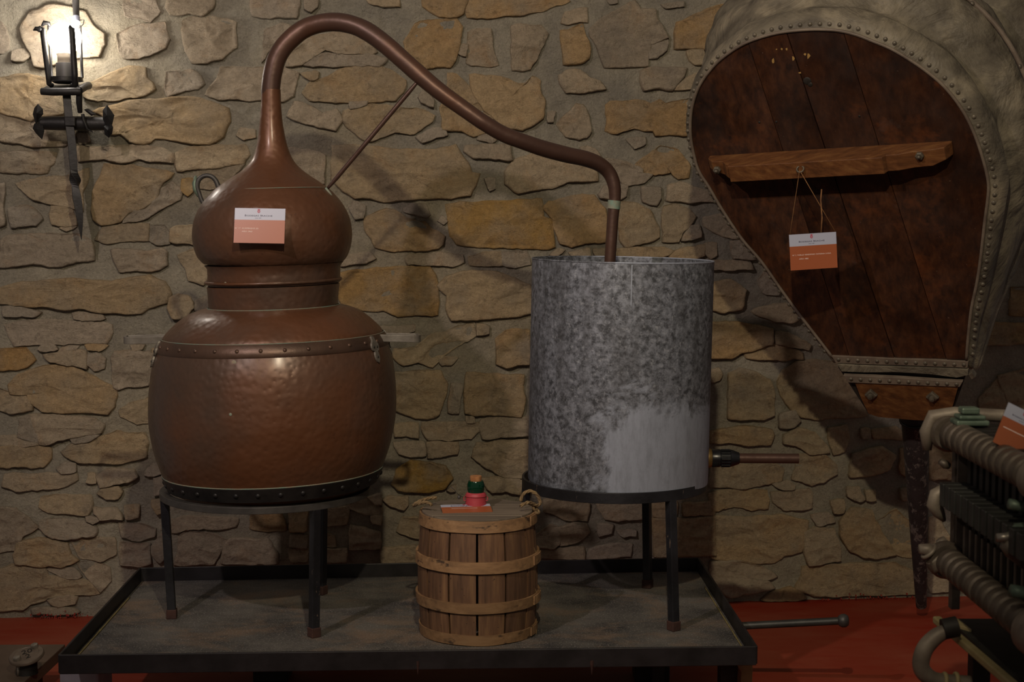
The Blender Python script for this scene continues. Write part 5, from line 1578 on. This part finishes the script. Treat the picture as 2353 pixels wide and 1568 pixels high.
# pale cast yoke of the far end: arm over the top, crook in the middle, clamp at the foot
V, Fc = g_tube([Vector((fx0 - .028, yA + .01, zU - .035)), Vector((fx0 - .03, yA + .01, zU)), Vector((fx0 - .018, yA + .01, zU + .03)), Vector((fx0 + .02, yA, zU + .038)), Vector((fx0 + .15, yA - .02, zU + .034)), Vector((fx0 + .3, yA - .02, zU + .03))], [.009, .014, .015, .013, .012, .012], 14); mk('yoke_arm', V, Fc, M['cast'], fp, smooth=True, label='pale cast arm')
V, Fc = g_tube([at(2200, 1128, yA), at(2175, 1124, yA), at(2152, 1138, yA), at(2146, 1160, yA), at(2158, 1180, yA), at(2170, 1198, yA)], [.008, .013, .015, .015, .012, .004], 14); mk('crook', V, Fc, M['cast'], fp, smooth=True, label='pale cast crook')
V, Fc = g_tube([at(2112, 1262, yA), at(2130, 1262, yA), at(2150, 1285, yA - .0), at(2165, 1310, yA - .02)], [.009, .013, .015, .017], 14); mk('clamp_arm', V, Fc, M['cast'], fp, smooth=True, label='pale cast clamp arm')
V, Fc = join([g_ring(at(2135 + 12 * k, 1268 + 14 * k, yA), Vector((.7, 0, -.7)), .016, .004, 18, 8) for k in range(3)]); mk('clamp_coil', V, Fc, M['cast'], fp, smooth=True)
V, Fc = g_tube([at(2160, 1240, yA + .02), at(2175, 1262, yA + .02), at(2200, 1278, yA), at(2210, 1268, yA)], [.010, .013, .009, .006], 12); mk('clamp_lever', V, Fc, M['cast'], fp, smooth=True)
V, Fc = g_tube([at(2160, 1060, yA), at(2172, 1068, yA), at(2182, 1072, yA)], [.006, .009, .006], 10); mk('pin', V, Fc, M['castd'], fp, smooth=True)
nE = yB - .0
V, Fc = g_lathe([(0, -.03), (.03, -.03), (.037, -.015), (.037, .02), (.03, .03), (0, .03)], (fx0 + .012, nE, zU), (0, 1, 0), 24); mk('end_boss', V, Fc, M['cast'], fp, smooth=True, sharp=40, label='pale cast boss')
V, Fc = g_lathe([(0, -.03), (.034, -.03), (.041, -.015), (.041, .02), (.034, .03), (0, .03)], (fx0 + .015, nE, zL), (0, 1, 0), 24); mk('end_boss', V, Fc, M['cast'], fp, smooth=True, sharp=40, label='pale cast boss')
V, Fc = g_box((fx0 + .2, nE - .01, (zU + zL) / 2), (.30, .05, .28)); mk('end_plate', V, Fc, M['castd'], fp, bevel=.006)
for z in (zU - .01, zL + .02):
    V, Fc = g_tube([Vector((fx0 + .06, yA + .04, z)), Vector((fx0 + .06, nE - .06, z))], .012, 12); mk('guide_rod', V, Fc, M['dark'], fp, smooth=True)
# post beside the plates
V, Fc = g_box((fx0 + .035, yA + .02, (zU + .43) / 2), (.018, .02, zU - .43)); mk('post', V, Fc, M['castd'], fp, bevel=.002)
# green square nut on top, teal valve in the middle
gc = at(2228, 972, yA - .06)
V, Fc = join([g_box((gc.x, gc.y, gc.z + .002), (.062, .05, .010)), g_box((gc.x, gc.y, gc.z + .012), (.05, .042, .008)), g_box((gc.x - .002, gc.y, gc.z + .024), (.034, .03, .012))]); mk('square_nut', V, Fc, M['green'], fp, bevel=.003, label='green tarnished square nut')
V, Fc = g_tube([at(2290, 1236, 2.5), at(2308, 1236, 2.5), at(2330, 1234, 2.5), at(2380, 1228, 2.5)], [.007, .008, .011, .012], 14); mk('valve_stem', V, Fc, M['bright'], fp, smooth=True)
V, Fc = g_tube([at(2318, 1232, 2.5), at(2335, 1232, 2.5), at(2400, 1226, 2.5)], [.012, .021, .022], 16); mk('valve_body', V, Fc, M['green'], fp, smooth=True, sharp=60, label='teal tarnished valve body')
V, Fc = g_tube([at(2306, 1248, 2.5), at(2325, 1262, 2.5), at(2380, 1300, 2.5)], [.010, .016, .018], 12); mk('elbow', V, Fc, M['castd'], fp, smooth=True)
V, Fc = g_tube([at(2318, 1158, 2.5), at(2340, 1163, 2.5), at(2400, 1170, 2.5)], .009, 12); mk('tap', V, Fc, M['green'], fp, smooth=True)
V, Fc = g_tube([at(2322, 1358, 2.45), at(2345, 1362, 2.45), at(2400, 1375, 2.45)], .011, 12); mk('tap', V, Fc, M['green'], fp, smooth=True)
# drip pan under the plates with a pale edge, legs, hose
pz = 0.425
pA = on_h(2152, 1424, pz); pB = on_h(2345, 1590, pz)
V, Fc = g_prism([pA + Vector((.03, .02, -.004)), pB + Vector((.01, 0, -.004)), Vector((1.35, pB.y, pz - .004)), Vector((1.35, pA.y + .02, pz - .004))], (0, 0, -.012)); mk('drip_pan', V, Fc, M['darkgrey'], fp)
V, Fc = g_beam(pA, pB, .016, .014); mk('pan_edge', V, Fc, M['yellow'], fp, bevel=.003, label='pale yellowish edge strip')
V, Fc = g_prism([pA + Vector((.0, 0, .002)), pA + Vector((.042, .0, .002)), pA + Vector((.045, -.075, .002))], (0, 0, -.01)); mk('corner_gusset', V, Fc, M['yellow'], fp, bevel=.001)
for x, y in ((fx0 + .075, yA - .02), (1.3, yA - .02), (fx0 + .11, pB.y + .02), (1.3, pB.y + .02)):
    V, Fc = g_box((x, y, (pz - .016) / 2), (.035, .035, pz - .016)); mk('leg', V, Fc, M['dark'], fp, bevel=.002)
hs = spline([(2172, 1452, 17.), (2150, 1464, 19.), (2126, 1490, 20.), (2116, 1522, 20.), (2122, 1545, 20.), (2145, 1562, 19.), (2185, 1568, 18.), (2230, 1570, 17.)], 5)
V, Fc = g_tube([at(p[0], p[1], 2.72) for p in hs], [p[2] * 2.72 / F for p in hs], 16); mk('hose', V, Fc, M['cast'], fp, smooth=True, label='grey bent hose')
V, Fc = g_tube([at(2166, 1447, 2.72), at(2200, 1440, 2.72)], .019, 16); mk('hose_cuff', V, Fc, M['dark'], fp, smooth=True, sharp=50)
for px in (2170, 2196):
    V, Fc = g_ring(at(px, 1567, 2.72), (1, 0, -.1), .0145, .004, 20, 8); mk('hose_clip', V, Fc, M['yellow'], fp, smooth=True)
card('exhibit card leaning on the filter press at the right edge', at(2318, 925, 2.62), at(2400, 965, 2.62), at(2286, 1018, 2.60), [('', .1, .8, .56)])
